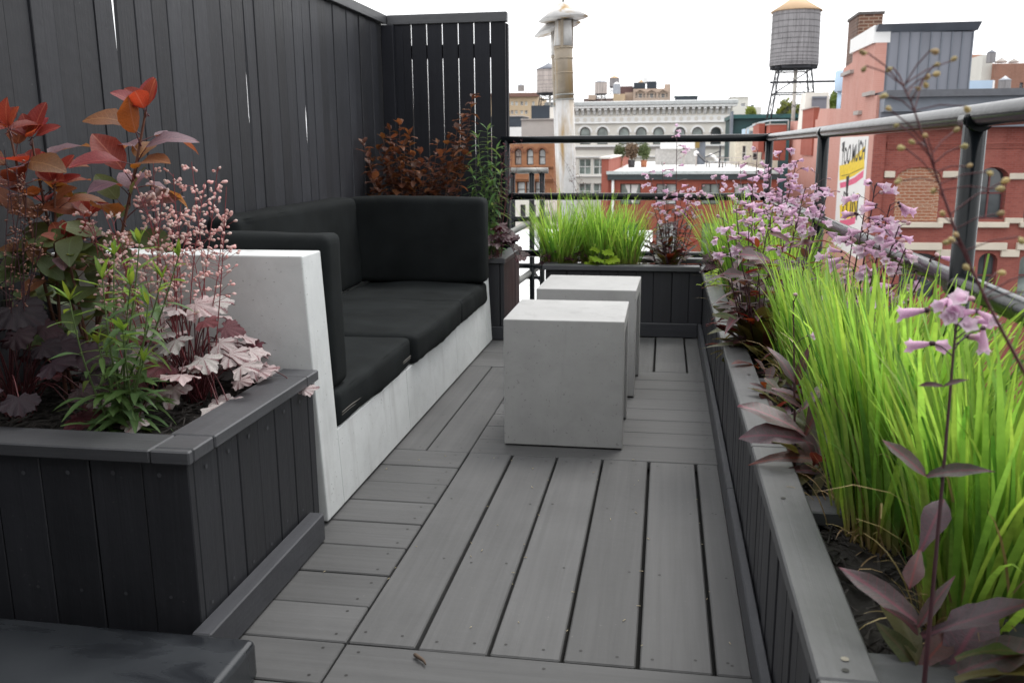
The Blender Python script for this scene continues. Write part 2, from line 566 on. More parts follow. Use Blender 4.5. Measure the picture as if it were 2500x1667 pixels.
# ------------------------------------------------------------------ planters
def soil(parent, x0, x1, y0, y1, z, seed):
    """uneven mulch bed with loose shreds on it"""
    r = random.Random(seed)
    nx, ny = max(3, int((x1 - x0) / .05)), max(3, int((y1 - y0) / .05))
    V = [(x0 + (x1 - x0) * i / nx, y0 + (y1 - y0) * j / ny, z + r.uniform(-.012, .012)) for j in range(ny + 1) for i in range(nx + 1)]
    F = [(j * (nx + 1) + i, j * (nx + 1) + i + 1, (j + 1) * (nx + 1) + i + 1, (j + 1) * (nx + 1) + i) for j in range(ny) for i in range(nx)]
    mb = MB(); mb.sm = True; mb.add(V, F)
    o = mb.obj('soil', m_mulch, parent)
    sh = MB()
    for i in range(int((x1 - x0) * (y1 - y0) * 2600)):
        x, y = r.uniform(x0, x1), r.uniform(y0, y1)
        a, l, w = r.uniform(0, 6.3), r.uniform(.01, .032), r.uniform(.002, .006)
        d = Vector((math.cos(a), math.sin(a), r.uniform(-.4, .4))) * l
        n_ = Vector((-math.sin(a), math.cos(a), r.uniform(-.3, .3))) * w
        p = Vector((x, y, z + r.uniform(.008, .022)))
        up = Vector((0, 0, .004))
        sh.add([p - d - n_ * .5, p - d + n_ * .5, p + d + n_ * .4, p + d - n_ * .4, p + up], [(0, 1, 4), (1, 2, 4), (2, 3, 4), (3, 0, 4)])
    s2 = sh.obj('mulch_shreds', m_mulch, parent, fix=False)
    s2['kind'] = 'stuff'

def planks_x(parent, y, yt, x0, x1, z0, z1, w=.092, g=.004):
    """upright boards in a wall facing -Y"""
    x = x0
    while x < x1 - .02:
        ww = min(w * RND.uniform(.94, 1.05), x1 - x)
        o = board('plank', parent, x + RND.uniform(.2, 1) * g, x + ww, y, yt, z0, z1, m_plank, .002)
        o.location.y += RND.uniform(0, .003)
        x += ww

def planks_y(parent, x, xt, y0, y1, z0, z1, w=.092, g=.004, jit=1):
    y = y0
    while y < y1 - .02:
        ww = min(w * RND.uniform(.94, 1.05), y1 - y)
        o = board('plank', parent, x, xt, y + RND.uniform(.2, 1) * g, y + ww, z0, z1, m_plank, .002)
        o.location.x += jit * RND.uniform(0, .003)
        y += ww

# left planter in front of the sofa
lp = thing('planter_box', 'charcoal planter with mixed flowers in front of the pale sofa arm', 'planter', (-.65, .2, 0))
def inner(parent, x0, x1, y0, y1, z1, t=.02):
    """liner box behind the planks"""
    mb = MB()
    mb.box(x0, x1, y0, y0 + t, .004, z1); mb.box(x0, x1, y1 - t, y1, .004, z1)
    mb.box(x0, x0 + t, y0 + t, y1 - t, .004, z1); mb.box(x1 - t, x1, y0 + t, y1 - t, .004, z1)
    return mb
def at_parent(p, o):
    """children are built in world coordinates: undo the parent's offset"""
    for c in p.children:
        c.location = Vector(c.location) - Vector(p.location)

LX, LY = -.268, -.098
planks_x(lp, LY, LY + .02, -1.03, LX - .001, .004, .418, .110)
planks_y(lp, LX - .02, LX, LY + .021, .545, .004, .418, .098, .005, -1)
inner(lp, -1.03, LX - .021, LY + .021, .545, .41).obj('liner', m_dark, lp)
board('cap', lp, -1.03, -.338, LY - .018, LY + .082, .420, .448, m_cap)
board('cap', lp, -.336, LX + .014, LY - .018, LY + .0, .420, .448, m_cap).hide_render = False
board('cap', lp, -.352, LX + .016, LY + .0845, .470, .4205, .4485, m_capy)
board('cap', lp, -.352, LX + .016, .4722, .548, .4200, .4478, m_capy)
# the mitred corner piece closes the front rail
board('cap', lp, -.336, LX + .014, LY + .0022, LY + .082, .4200, .4482, m_cap)
board('skirting', lp, LX + .0012, -.226, -.142, .470, .004, .080, m_skirt)
soil(lp, -1.02, -.345, LY + .04, .54, .395, 3)
nl = MB()
for k in range(6):
    y = -.05 + k * .095
    nl.lathe([(.005, 0), (.005, .0015), (.003, .0025)], 8, (0, 0, 0))
scr = MB()
def plug(x, y, z, ax, r=.005):
    n = 8
    if ax == 'x':
        scr.add([(x, y + r * math.cos(2 * math.pi * k / n), z + r * math.sin(2 * math.pi * k / n)) for k in range(n)], [tuple(range(n))])
    elif ax == 'z':
        scr.add([(x + r * math.cos(2 * math.pi * k / n), y + r * math.sin(2 * math.pi * k / n), z) for k in range(n)], [tuple(range(n))])
    else:
        scr.add([(x + r * math.cos(2 * math.pi * k / n), y, z + r * math.sin(2 * math.pi * k / n)) for k in range(n)], [tuple(range(n))])
for k in range(6): plug(LX + .0012, -.03 + k * .096, .385 + RND.uniform(-.01, .01), 'x'); plug(LX + .0012, -.05 + k * .096, .105 + RND.uniform(-.01, .01), 'x', .004)
for k in range(8): plug(-.33 - k * .1, LY - .0012, .385 + RND.uniform(-.01, .01), 'y'); plug(-.33 - k * .1, LY - .0012, .13, 'y', .004)
s_ = scr.obj('screw_heads', simple('painted screw', (.06, .062, .07, 1), .4, rnd=0), lp); s_['kind'] = 'stuff'
at_parent(lp, None)

# long right planter
rp = thing('planter_box', 'long charcoal planter with grasses running along the right railing', 'planter', (1.0, 1.2, 0))
planks_y(rp, .8505, .8705, -1.9, 3.60, .004, .362, .060, .005)
inner(rp, .8715, 1.150, -1.9, 3.60, .355).obj('liner', m_dark, rp)
ya = -1.9
for ybreak in (-.62, .24, 1.62, 3.17):
    board('cap', rp, .832, .905, ya, ybreak - .0015, .366, .394, m_caprp); ya = ybreak
    # outer rail
yo = -1.9
for ybreak in (-.3, 1.0, 2.2, 3.60):
    board('cap', rp, 1.090, 1.165, yo, ybreak - .0015, .366, .394, m_capy); yo = ybreak
for yb in (-1.2, -.56, -.02, .86, 1.75, 2.55):
    board('cross_tie', rp, .9065, 1.0885, yb - .04, yb + .04, .348, .376, m_cap)
ya = -1.9
for ybreak in (.80, 3.195):
    board('skirting', rp, .8285, .8492, ya, ybreak - .0015, .004, .082, m_skirt); ya = ybreak
soil(rp, .895, 1.10, -1.85, 3.18, .325, 5)
scr = MB()
for (x, y) in ((.868, -.60), (.862, -.05), (.85, .35), (.88, .86), (.857, 1.2)):
    plug(x, y, .3952, 'z', .0045)
s_ = scr.obj('screw_heads', m_screw, rp); s_['kind'] = 'stuff'
scr = MB(); plug(.872, -.575, .3954, 'z', .0052)
s_ = scr.obj('bright_screw', m_screwl, rp)
at_parent(rp, None)

# far planter
fp = thing('planter_box', 'low charcoal planter with grass clumps at the far end behind the tables', 'planter', (.4, 3.4, 0))
planks_x(fp, 3.212, 3.232, .02, .849, .004, .358, .096)
planks_y(fp, .0, .019, 3.212, 3.60, .004, .358, .096, .004)
inner(fp, .0205, .848, 3.233, 3.60, .352).obj('liner', m_dark, fp)
board('cap', fp, -.012, .8305, 3.190, 3.262, .362, .390, m_cap)
board('cap', fp, -.012, .060, 3.2635, 3.538, .362, .390, m_capy)
board('cap', fp, -.012, 1.0885, 3.540, 3.612, .3615, .3895, m_cap)
board('skirting', fp, -.004, .8280, 3.196, 3.2112, .004, .080, m_skirtx)
soil(fp, .03, 1.08, 3.24, 3.55, .338, 8)
at_parent(fp, None)

# planter behind the sofa's far arm
bp_ = thing('planter_box', 'dark planter with red shrub standing between sofa end and slatted fence', 'planter', (-.6, 3.3, 0))
planks_x(bp_, 3.030, 3.050, -1.02, -.2205, .004, .412, .1)
planks_y(bp_, -.2195, -.2, 3.030, 3.56, .004, .412, .092, .004)
inner(bp_, -1.02, -.2205, 3.051, 3.56, .405).obj('liner', m_dark, bp_)
board('cap', bp_, -1.02, -.188, 3.012, 3.085, .416, .442, m_cap)
board('cap', bp_, -.262, -.188, 3.0865, 3.56, .416, .442, m_capy)
board('skirting', bp_, -1.02, -.196, 3.016, 3.0292, .004, .075, m_skirtx)
soil(bp_, -1.0, -.25, 3.07, 3.55, .39, 9)
at_parent(bp_, None)

# ------------------------------------------------------------------ fences
FX = -1.04
lf = thing('board_fence', 'tall charcoal fence of close upright boards along the left side', 'fence', (FX, 1.5, 0))
ys = [-1.40 + .1 * k + RND.uniform(-.01, .01) for k in range(19)] + [.539, .636, .734, .831, .925, 1.027, 1.133, 1.232, 1.327, 1.422, 1.51, 1.61, 1.716, 1.806, 1.909, 2.002,
      2.099, 2.21, 2.30, 2.403, 2.512, 2.609, 2.713, 2.814, 2.916, 3.019, 3.12, 3.222, 3.32, 3.425, 3.525, 3.63, 3.735]
slits = {1.027: (.021, 1.73, .85), 1.909: (.0166, 1.22, .50), 2.512: (.0196, 1.12, .45)}   # half width, height of the widest point, reach
HZ = [.004, .5, .7, .85, 1.0, 1.15, 1.3, 1.5, 1.73]
def edge(y, z, sgn):
    if y in slits:
        hw, zc_, reach = slits[y]
        return y + sgn * max(.0006, hw * max(0, 1 - abs(z - zc_) / reach) ** 1.2)
    return y + sgn * edge_gap.setdefault(y, RND.choice([.0004, .0006, .001, .0015, .0022]))
edge_gap = {}
for a, b in zip(ys[:-1], ys[1:]):
    if a in slits or b in slits:                       # warped boards with daylight between them
        o = MB().prism([(edge(a, z, 1), z) for z in HZ][::-1] + [(edge(b, z, -1), z) for z in HZ], FX - .012, FX, 'x').obj('fence_board', m_fence_x, lf)
    else:
        o = board('fence_board', lf, FX - .012, FX, edge(a, 0, 1), edge(b, 0, -1), .004, 1.73, m_fence_x, .002)
        o.location.x += RND.uniform(-.0035, .0035)
        o.rotation_euler = (RND.uniform(-.0012, .0012), 0, RND.uniform(-.014, .014))
board('fence_cap', lf, FX - .032, FX + .028, -1.4, 3.785, 1.731, 1.783, m_capy, .003)
board('back_rail', lf, FX - .065, FX - .027, -1.4, 3.78, .25, .34, m_skirt); board('back_rail', lf, FX - .065, FX - .027, -1.4, 3.78, 1.58, 1.66, m_skirt)
at_parent(lf, None)

BY = 3.75
sf = thing('slatted_fence', 'charcoal slatted fence with light slits at the far left corner', 'fence', (-.65, BY, 0))
xs = [-1.012, -.917, -.868, -.774, -.680, -.584, -.490, -.393, -.302]
for i, (a, b) in enumerate(zip(xs[:-1], xs[1:])):
    g = .0005 if i in (0, 1) else .0038
    h = .0038 if 1 <= i < 7 else .0005
    # the slats have shrunk towards the top: the slits close up lower down
    o = MB().prism([(a + .0006, .30), (b - .0006, .30), (b - .0006 - h * .25 + RND.uniform(-.001, 0), .85), (b - h, 1.726), (a + g, 1.726), (a + .0006 + g * .25 + RND.uniform(0, .001), .85)], BY, BY + .019, 'y').obj('slat', m_slat, sf)
board('corner_post', sf, FX + .001, -.965, BY - .045, BY - .002, .02, 1.724, m_slat, .003)
board('cross_rail', sf, -1.0, -.310, BY + .022, BY + .06, 1.535, 1.612, m_slat)
board('cross_rail', sf, -1.0, -.310, BY + .022, BY + .06, .62, .70, m_slat)
board('end_post', sf, -.352, -.300, BY + .0615, BY + .11, .0, 1.726, m_slat)
board('fence_cap', sf, -1.010, -.292, BY - .012, BY + .034, 1.727, 1.782, m_cap, .003)
at_parent(sf, None)

# ------------------------------------------------------------------ sofa of cast concrete
sofa = thing('sofa', 'built-in pale concrete sofa with black cushions along the left fence', 'sofa', (-.65, 1.78, 0))
def xf(z): return -.255 - .034 * z / .745              # front faces lean back a little
def arm(y0, y1):
    mb = MB().prism([(xf(0), .010), (xf(.745), .745), (-1.015, .745), (-1.015, .010)], y0, y1, 'y')
    m = mb.mesh('arm', m_sofa); mb.fix(m)
    bm = bmesh.new(); bm.from_mesh(m)
    bmesh.ops.bevel(bm, geom=bm.edges[:], offset=.004, segments=2, profile=.5, affect='EDGES')
    for v in bm.verts:                                  # chipped, hand-cast edges
        n_ = noise.noise(v.co * 9.0) * .0022
        v.co.x += n_; v.co.z += n_ * .4
    bm.to_mesh(m); bm.free()
    return link('arm', m, sofa)
arm(.570, .700); arm(2.850, 2.980)
for (a, b) in ((.7008, 1.4), (1.4016, 2.184), (2.1856, 2.8492)):
    mb = MB().prism([(xf(0) - .0015, .010), (xf(.235) - .0015, .235), (-.33, .235), (-.33, .010)], a, b, 'y')
    m = mb.mesh('front_panel', m_sofa); mb.fix(m)
    bm = bmesh.new(); bm.from_mesh(m); bmesh.ops.bevel(bm, geom=bm.edges[:], offset=.002, segments=1, profile=.5, affect='EDGES'); bm.to_mesh(m); bm.free()
    link('front_panel', m, sofa)
MB().box(-.98, -.30, .60, 2.95, .002, .0095).obj('plinth', m_dark, sofa)
MB().box(-1.0, -.331, .702, 2.848, .19, .234).obj('seat_slab', m_sofa, sofa)
MB().box(-1.030, -1.002, .702, 2.848, .0, .66).obj('back_panel', m_sofa, sofa)
at_parent(sofa, None)

def cushion(name, label, x0, x1, y0, y1, z0, z1, r=.03, puff=.012, lean=0.0, seed=0, piping=None, group='black sofa cushions', cat='cushion'):
    bm = bmesh.new()
    bmesh.ops.create_cube(bm, size=1.0)
    sx, sy, sz = x1 - x0, y1 - y0, z1 - z0
    for v in bm.verts: v.co = Vector((v.co.x * sx, v.co.y * sy, v.co.z * sz))
    bmesh.ops.bevel(bm, geom=bm.edges[:], offset=r, segments=4, profile=.6, affect='EDGES')
    bmesh.ops.triangulate(bm, faces=[f for f in bm.faces if f.calc_area() > .01])
    bmesh.ops.subdivide_edges(bm, edges=[e for e in bm.edges if e.calc_length() > .1], cuts=6, use_grid_fill=True)
    bmesh.ops.subdivide_edges(bm, edges=[e for e in bm.edges if e.calc_length() > .07], cuts=2, use_grid_fill=True)
    rr = random.Random(seed)
    o3 = Vector((rr.uniform(0, 9), rr.uniform(0, 9), rr.uniform(0, 9)))
    for v in bm.verts:
        c = v.co
        ux, uy, uz = c.x / (sx / 2), c.y / (sy / 2), c.z / (sz / 2)
        bulge = lambda a, b: (1 - a * a) * (1 - b * b)
        nz = noise.noise(c * 5.0 + o3) * .007 + noise.noise(Vector((c.x * 7, c.y * 22, c.z * 9)) + o3) * .0032 + noise.noise(c * 30.0 + o3) * .0012
        d = Vector((ux * bulge(min(1, abs(uy)), min(1, abs(uz))), uy * bulge(min(1, abs(ux)), min(1, abs(uz))), uz * bulge(min(1, abs(ux)), min(1, abs(uy)))))
        v.co = c + d * puff + v.normal * nz
        if lean: v.co.x += lean * (c.z + sz / 2)
    m = bpy.data.meshes.new(name); bm.to_mesh(m); bm.free()
    m.polygons.foreach_set('use_smooth', [True] * len(m.polygons)); m.materials.append(m_cush)
    o = link(name, m, None, ((x0 + x1) / 2, (y0 + y1) / 2, (z0 + z1) / 2))
    tag(o, label, cat, group)
    # stitched seam round the panel that faces the sitter
    q = r * .30
    if sz < .2:      ring = [(sx / 2 - q, sy / 2 - q), 'z', sz / 2 - q]
    elif sx < .2:    ring = [(sy / 2 - q, sz / 2 - q), 'x', sx / 2 - q]
    else:            ring = [(sx / 2 - q, sz / 2 - q), 'y', (-sy / 2 + q) if y0 > 2 else (sy / 2 - q)]
    (hu, hv), ax, off = ring
    loop = []
    for (a0, b0, a1, b1) in ((-1, -1, 1, -1), (1, -1, 1, 1), (1, 1, -1, 1), (-1, 1, -1, -1)):
        for k in range(14):
            f = .05 + .9 * k / 13
            u, w = (a0 + (a1 - a0) * f) * hu, (b0 + (b1 - b0) * f) * hv
            ux, uw = min(1, abs(u / hu)), min(1, abs(w / hv))
            loop.append({'z': (u, w, off), 'x': (off + lean * (w + sz / 2), u, w), 'y': (u, off, w)}[ax])
    loop.append(loop[0])
    MB().tube(loop, .0028, 6, False).obj('piping', m_cush, o, fix=False)
    return o

sc0 = cushion('seat_cushion', 'black seat cushion nearest the camera with a visible zip along its front', -.86, -.262, .703, 1.468, .235, .345, .026, .008, seed=1)
zp = MB()
for k in range(2):
    zp.tube([(.3015 - k * .001, -.36 + i * .0715, -.012 - .008 * k + .0015 * math.sin(i * 2.1)) for i in range(11)], .0017, 5)
zp.obj('zip', m_zip, sc0)
cushion('seat_cushion', 'middle black seat cushion on the concrete sofa', -.86, -.245, 1.474, 2.232, .235, .348, .028, .010, seed=2)
cushion('seat_cushion', 'farthest black seat cushion beside the far sofa arm', -.86, -.250, 2.238, 2.846, .235, .348, .028, .010, seed=3)
cushion('back_cushion', 'long black back cushion leaning against the left fence', -.995, -.865, 1.42, 2.712, .345, .775, .034, .010, -.05, seed=4)
cushion('side_cushion', 'black cushion standing against the far sofa arm', -.945, -.240, 2.718, 2.846, .352, .774, .034, .010, seed=5)
cushion('side_cushion', 'black cushion standing inside the near sofa arm', -.99, -.272, .704, .826, .348, .785, .030, .004, seed=6)

# ------------------------------------------------------------------ concrete side tables
def table(x0, y0, rz, label):
    t = thing('side_table', label, 'side table', (x0 + .205, y0 + .205, 0), 'concrete cube side tables', rz)
    T = .052
    out = [(-.205, .005), (-.205, .448), (.205, .448), (.205, .005), (.205 - T, .005), (.205 - T, .448 - T), (-.205 + T, .448 - T), (-.205 + T, .005)]
    def piece(name, pts):
        mb = MB().prism(pts, -.2045, .2045, 'x')
        m = mb.mesh(name, m_table); mb.fix(m)
        bm = bmesh.new(); bm.from_mesh(m)
        bmesh.ops.bevel(bm, geom=bm.edges[:], offset=.0035, segments=2, profile=.5, affect='EDGES')
        bm.to_mesh(m); bm.free()
        return link(name, m, t)
    piece('body', out)
    for sx in (-1, 1):
        for sy in (-1, 1):
            MB().lathe([(.012, .0), (.012, .006)], 10, (sx * .17, sy * .178, 0)).obj('foot', m_dark, t)
    return t
table(.106, 1.310, rad(.2), 'concrete cube side table nearest the camera')
table(.128, 1.985, rad(-1.2), 'concrete cube side table behind the nearer one')

# ------------------------------------------------------------------ doorstep at the lower left
st = MB()
bm = bmesh.new(); bmesh.ops.create_cube(bm, size=1.0)
for v in bm.verts: v.co = Vector((v.co.x * 1.3, v.co.y * .62, v.co.z * .085))
bmesh.ops.bevel(bm, geom=bm.edges[:], offset=.014, segments=3, profile=.5, affect='EDGES')
m = bpy.data.meshes.new('doorstep'); bm.to_mesh(m); bm.free()
t = NT('wet step paint')
v = t.coords('Object', (1, 1, 1), False)
n1 = t.noise(v, 4.0, 5, .6); n2 = t.noise(v, 55.0, 4, .6)
vw = t.coords('Object', (3.2, 9.0, 1.0), False)
wet = t.ramp(t.noise(vw, 1.1, 4, .55, .8), .50, .66)
c = t.ramp(n1, .3, .7, (.026, .029, .034, 1), (.044, .049, .055, 1))
c = t.mix(t.math('MULTIPLY', wet, .8), c, (.012, .013, .016, 1))
t.principled(c, t.math('SUBTRACT', .32, t.math('MULTIPLY', wet, .26)), 0, .55, t.bump(n2, .12, .002))
m.polygons.foreach_set('use_smooth', [q.area < .03 for q in m.polygons])
m.materials.append(t.m)
stp = link('doorstep', m, None, (-.125 - .65, -.148 - .31, .0435))
tag(stp, 'low dark painted doorstep in the bottom left corner', 'step')

# ------------------------------------------------------------------ pipe railing
rail = thing('pipe_railing', 'black pipe railing around the far and right edges of the terrace', 'railing', (1.21, 3.72, 0))
RX, RY, RR = 1.212, 3.735, .0215
def pipe(name, a, b, r=RR, n=16, mat=None):
    a, b = Vector(a), Vector(b)
    L = (b - a).length
    k = max(2, int(L / .5))
    return MB().tube([a + (b - a) * i / k for i in range(k + 1)], r, n).obj(name, mat or m_rail, rail)
for z in (1.058, .728, .388):
    pipe('rail', (-.33, RY, z), (RX, RY, z))
pipe('rail', (RX, RY, 1.058), (RX, -2.4, 1.074)); pipe('rail', (RX, RY, .728), (RX, -2.4, .765)); pipe('rail', (RX, RY, .388), (RX, -2.4, .40))
for y in (3.735, 1.93, .235, -1.35):
    pipe('post', (RX, y, -.1), (RX, y, 1.06))
    for z in (1.06, .74):
        MB().tube([(RX, y - .034, z), (RX, y + .034, z)], RR + .0016, 16).obj('weld_collar', m_rail, rail)
pipe('post', (-.30, RY, -.1), (-.30, RY, 1.058)); pipe('post', (.47, RY, -.1), (.47, RY, 1.058), .022) if False else None
at_parent(rail, None)

# roof ladder head and scaffold pipes beyond the railing
lad = thing('roof_ladder', 'black pipe ladder head with grey sloping handrails beyond the far railing', 'ladder', (-.25, 4.6, -1.2))
LYp = 4.6
def lpipe(name, a, b, r=.019, mat=m_rail):
    return MB().tube([Vector(a) - Vector(lad.location), Vector(b) - Vector(lad.location)], r, 12).obj(name, mat, lad)
lpipe('upright', (-.275, LYp, -1.2), (-.275, LYp, .855)); lpipe('upright', (-.203, LYp, -1.2), (-.203, LYp, .855))
lpipe('top_bar', (-.42, LYp - .002, .858), (-.160, LYp - .002, .858), .021, m_galv)
lpipe('upright', (-.41, LYp, -1.2), (-.41, LYp, .85))
lpipe('crossbar', (-.41, LYp, .525), (-.203, LYp, .525)); lpipe('crossbar', (-.41, LYp, .198), (-.203, LYp, .198)); lpipe('crossbar', (-.41, LYp, .115), (-.203, LYp, .115), .012)
lpipe('handrail', (-.62, LYp - .25, .33), (-.17, LYp + .1, .565), .022, m_galv); lpipe('handrail', (-.58, LYp - .25, -.06), (-.17, LYp + .1, .235), .022, m_galv)
lpipe('brace', (-.27, LYp + .02, .16), (-.16, LYp + .05, .0), .010, m_galv)
# ------------------------------------------------------------------ the city beyond the railing
def at_x(px, py, x):
    d = ray(px, py)
    return CAM + d * ((x - CAM.x) / d.x)

GROUND = -17.0
m_street = simple('asphalt', (0.05, 0.05, 0.052, 1), .85, .2, .4, rnd=0)
street = MB().add([(-900, -300, GROUND), (900, -300, GROUND), (900, 2500, GROUND), (-900, 2500, GROUND)], [(0, 1, 2, 3)]).obj('street', m_street, fix=False)
tag(street, kind='structure')

def brickmat(name, c1, c2, mortar, s=1.0, fade=None, rough=.85, rnd=0, axis='y'):
    """brick bond in metres, laid across the wall: axis = the wall's normal"""
    t = NT(name)
    tc = t.n.new('ShaderNodeTexCoord')
    sep = t.n.new('ShaderNodeSeparateXYZ'); t.l.new(tc.outputs['Object'], sep.inputs[0])
    cb = t.n.new('ShaderNodeCombineXYZ')
    t.l.new(sep.outputs['X' if axis == 'y' else 'Y'], cb.inputs[0]); t.l.new(sep.outputs['Z'], cb.inputs[1])
    b = t.n.new('ShaderNodeTexBrick')
    t.l.new(cb.outputs[0], b.inputs['Vector'])
    b.inputs['Color1'].default_value = c1; b.inputs['Color2'].default_value = c2; b.inputs['Mortar'].default_value = mortar
    b.inputs['Scale'].default_value = 1.0
    b.inputs['Brick Width'].default_value = .215 * s; b.inputs['Row Height'].default_value = .075 * s; b.inputs['Mortar Size'].default_value = .010 * s
    b.inputs['Bias'].default_value = -.1
    v = t.coords('Object', (1, 1, .4), False)
    n = t.noise(v, .9, 6, .65)
    c = t.mix(t.math('MULTIPLY', t.ramp(n, .42, .68), .5), b.outputs['Color'], fade or scale_c(c1, 1.5))
    soot = t.noise(t.coords('Object', (1.2, 1.2, .25), False), .7, 6, .7, .5)
    c = t.mix(t.math('MULTIPLY', t.ramp(soot, .54, .74), .35), c, scale_c(c1, .55))
    t.principled(c, rough, 0, .3, t.bump(b.outputs['Fac'], -.3, .006))
    return t.m

def glassmat(name, tint, rough=.08, blind=None):
    t = NT(name)
    v = t.coords('Object', (1, 1, 1))
    n = t.noise(v, 1.2, 3, .5)
    c = t.ramp(n, .35, .65, scale_c(tint, .55), scale_c(tint, 1.3))
    t.principled(c, rough, 0, .8)
    return t.m

m_red = brickmat('red brick front', (.215, .056, .044, 1), (.285, .082, .062, 1), (.25, .10, .085, 1), fade=(.33, .125, .10, 1))
m_redpanel = brickmat('bare brick infill', (.30, .115, .065, 1), (.40, .17, .095, 1), (.46, .36, .27, 1), 1.35, fade=(.38, .18, .11, 1))
m_pink = brickmat('faded pink wall', (.52, .25, .20, 1), (.56, .285, .235, 1), (.56, .31, .265, 1), fade=(.60, .36, .31, 1), axis='x')
m_chim = brickmat('brown chimney brick', (.115, .060, .044, 1), (.27, .13, .078, 1), (.33, .26, .20, 1), 2.0)
m_chimx = brickmat('brown chimney brick side', (.105, .065, .052, 1), (.17, .10, .075, 1), (.18, .15, .13, 1), 2.0, axis='x')
m_red2 = brickmat('red brick low building', (.29, .070, .046, 1), (.33, .088, .060, 1), (.30, .105, .08, 1), fade=(.36, .125, .09, 1))
m_red2x = brickmat('red brick parapet', (.30, .075, .050, 1), (.36, .10, .065, 1), (.33, .13, .10, 1), fade=(.42, .17, .13, 1), axis='x')
m_orange = brickmat('brownstone', (.34, .165, .085, 1), (.42, .21, .11, 1), (.36, .19, .11, 1), 2.4, fade=(.26, .115, .06, 1))
m_brown = brickmat('far brown brick', (.27, .135, .095, 1), (.31, .16, .115, 1), (.30, .19, .15, 1), 2.0)
m_brownx = brickmat('far brown brick side', (.42, .23, .165, 1), (.46, .26, .19, 1), (.44, .27, .2, 1), 2.0, axis='x')
m_stone = simple('pale sandstone', (.58, .52, .43, 1), .8, .12, .6, bump=.2, bscale=5, rnd=0)
m_cream = simple('cream stone', (.74, .71, .65, 1), .8, .08, .5, bump=.15, bscale=6, rnd=0)
m_white = simple('white trim', (.86, .86, .85, 1), .6, .06, .7, bump=.1, bscale=8, rnd=0)
m_tan = simple('tan brick', (.58, .45, .30, 1), .85, .1, .5, bump=.1, bscale=9, rnd=0)
m_greystone = simple('grey stone', (.42, .385, .36, 1), .8, .15, .5, bump=.2, bscale=5, rnd=0)
m_zinc = simple('grey metal cladding', (.20, .21, .245, 1), .45, .15, .8, (1, 1, .2), .1, 6, .05, .2)
m_slate = simple('slate blue trim', (.16, .18, .215, 1), .5, .2, .8, bump=.1, bscale=8, rnd=.05)
m_teal = simple('dark green metal', (.012, .055, .058, 1), .5, .25, .6, bump=.1, bscale=8, rnd=.05)
m_black = simple('black metal', (.012, .014, .020, 1), .5, .2, 3, bump=0, rnd=0)
m_blackblue = simple('blue-black roof box', (.018, .028, .042, 1), .5, .2, 1, bump=0, rnd=.1)
m_roofw = simple('white roof coating', (.80, .81, .81, 1), .55, .07, .8, bump=.2, bscale=6, rnd=0)
m_wood = None
m_glass = glassmat('dark window glass', (.055, .065, .070, 1))
m_blind = glassmat('window with pale blind', (.50, .54, .54, 1), .15)
m_green_glass = glassmat('greenish window glass', (.24, .29, .27, 1), .12)
m_maroon = simple('maroon window frame', (.14, .035, .035, 1), .5, rnd=0, bump=0)
m_darkframe = simple('dark window frame', (.045, .042, .04, 1), .5, rnd=0, bump=0)
m_skyblue = simple('pale blue metal', (.45, .60, .76, 1), .5, .06, 1, bump=0, rnd=0)

def tankwood(name, col):
    t = NT(name)
    tc = t.n.new('ShaderNodeTexCoord')
    v = t.coords('Object', (6, 6, .35))
    n = t.noise(v, 1.1, 5, .65)
    v2 = t.coords('Object', (1, 1, 1))
    n2 = t.noise(v2, 1.0, 4, .6)
    c = t.ramp(n, .3, .7, scale_c(col, .65), scale_c(col, 1.25))
    c = t.mix(t.math('MULTIPLY', t.ramp(n2, .45, .7), .4), c, scale_c(col, 1.4))
    t.principled(c, .85, 0, .3, t.bump(n, .2, .01))
    return t.m
m_tank = tankwood('weathered cedar', (.27, .262, .27, 1))
m_tankp = tankwood('pale weathered cedar', (.52, .46, .43, 1))
m_tanks = simple('silver tank', (.38, .40, .44, 1), .4, .1, 2, bump=0, rnd=0, metal=.3)
m_tankroof = simple('tan tank roof', (.52, .36, .22, 1), .7, .12, .5, bump=.1, bscale=8, rnd=0)
m_tankroofg = simple('grey tank roof', (.15, .16, .19, 1), .6, .1, .5, bump=0, rnd=0)

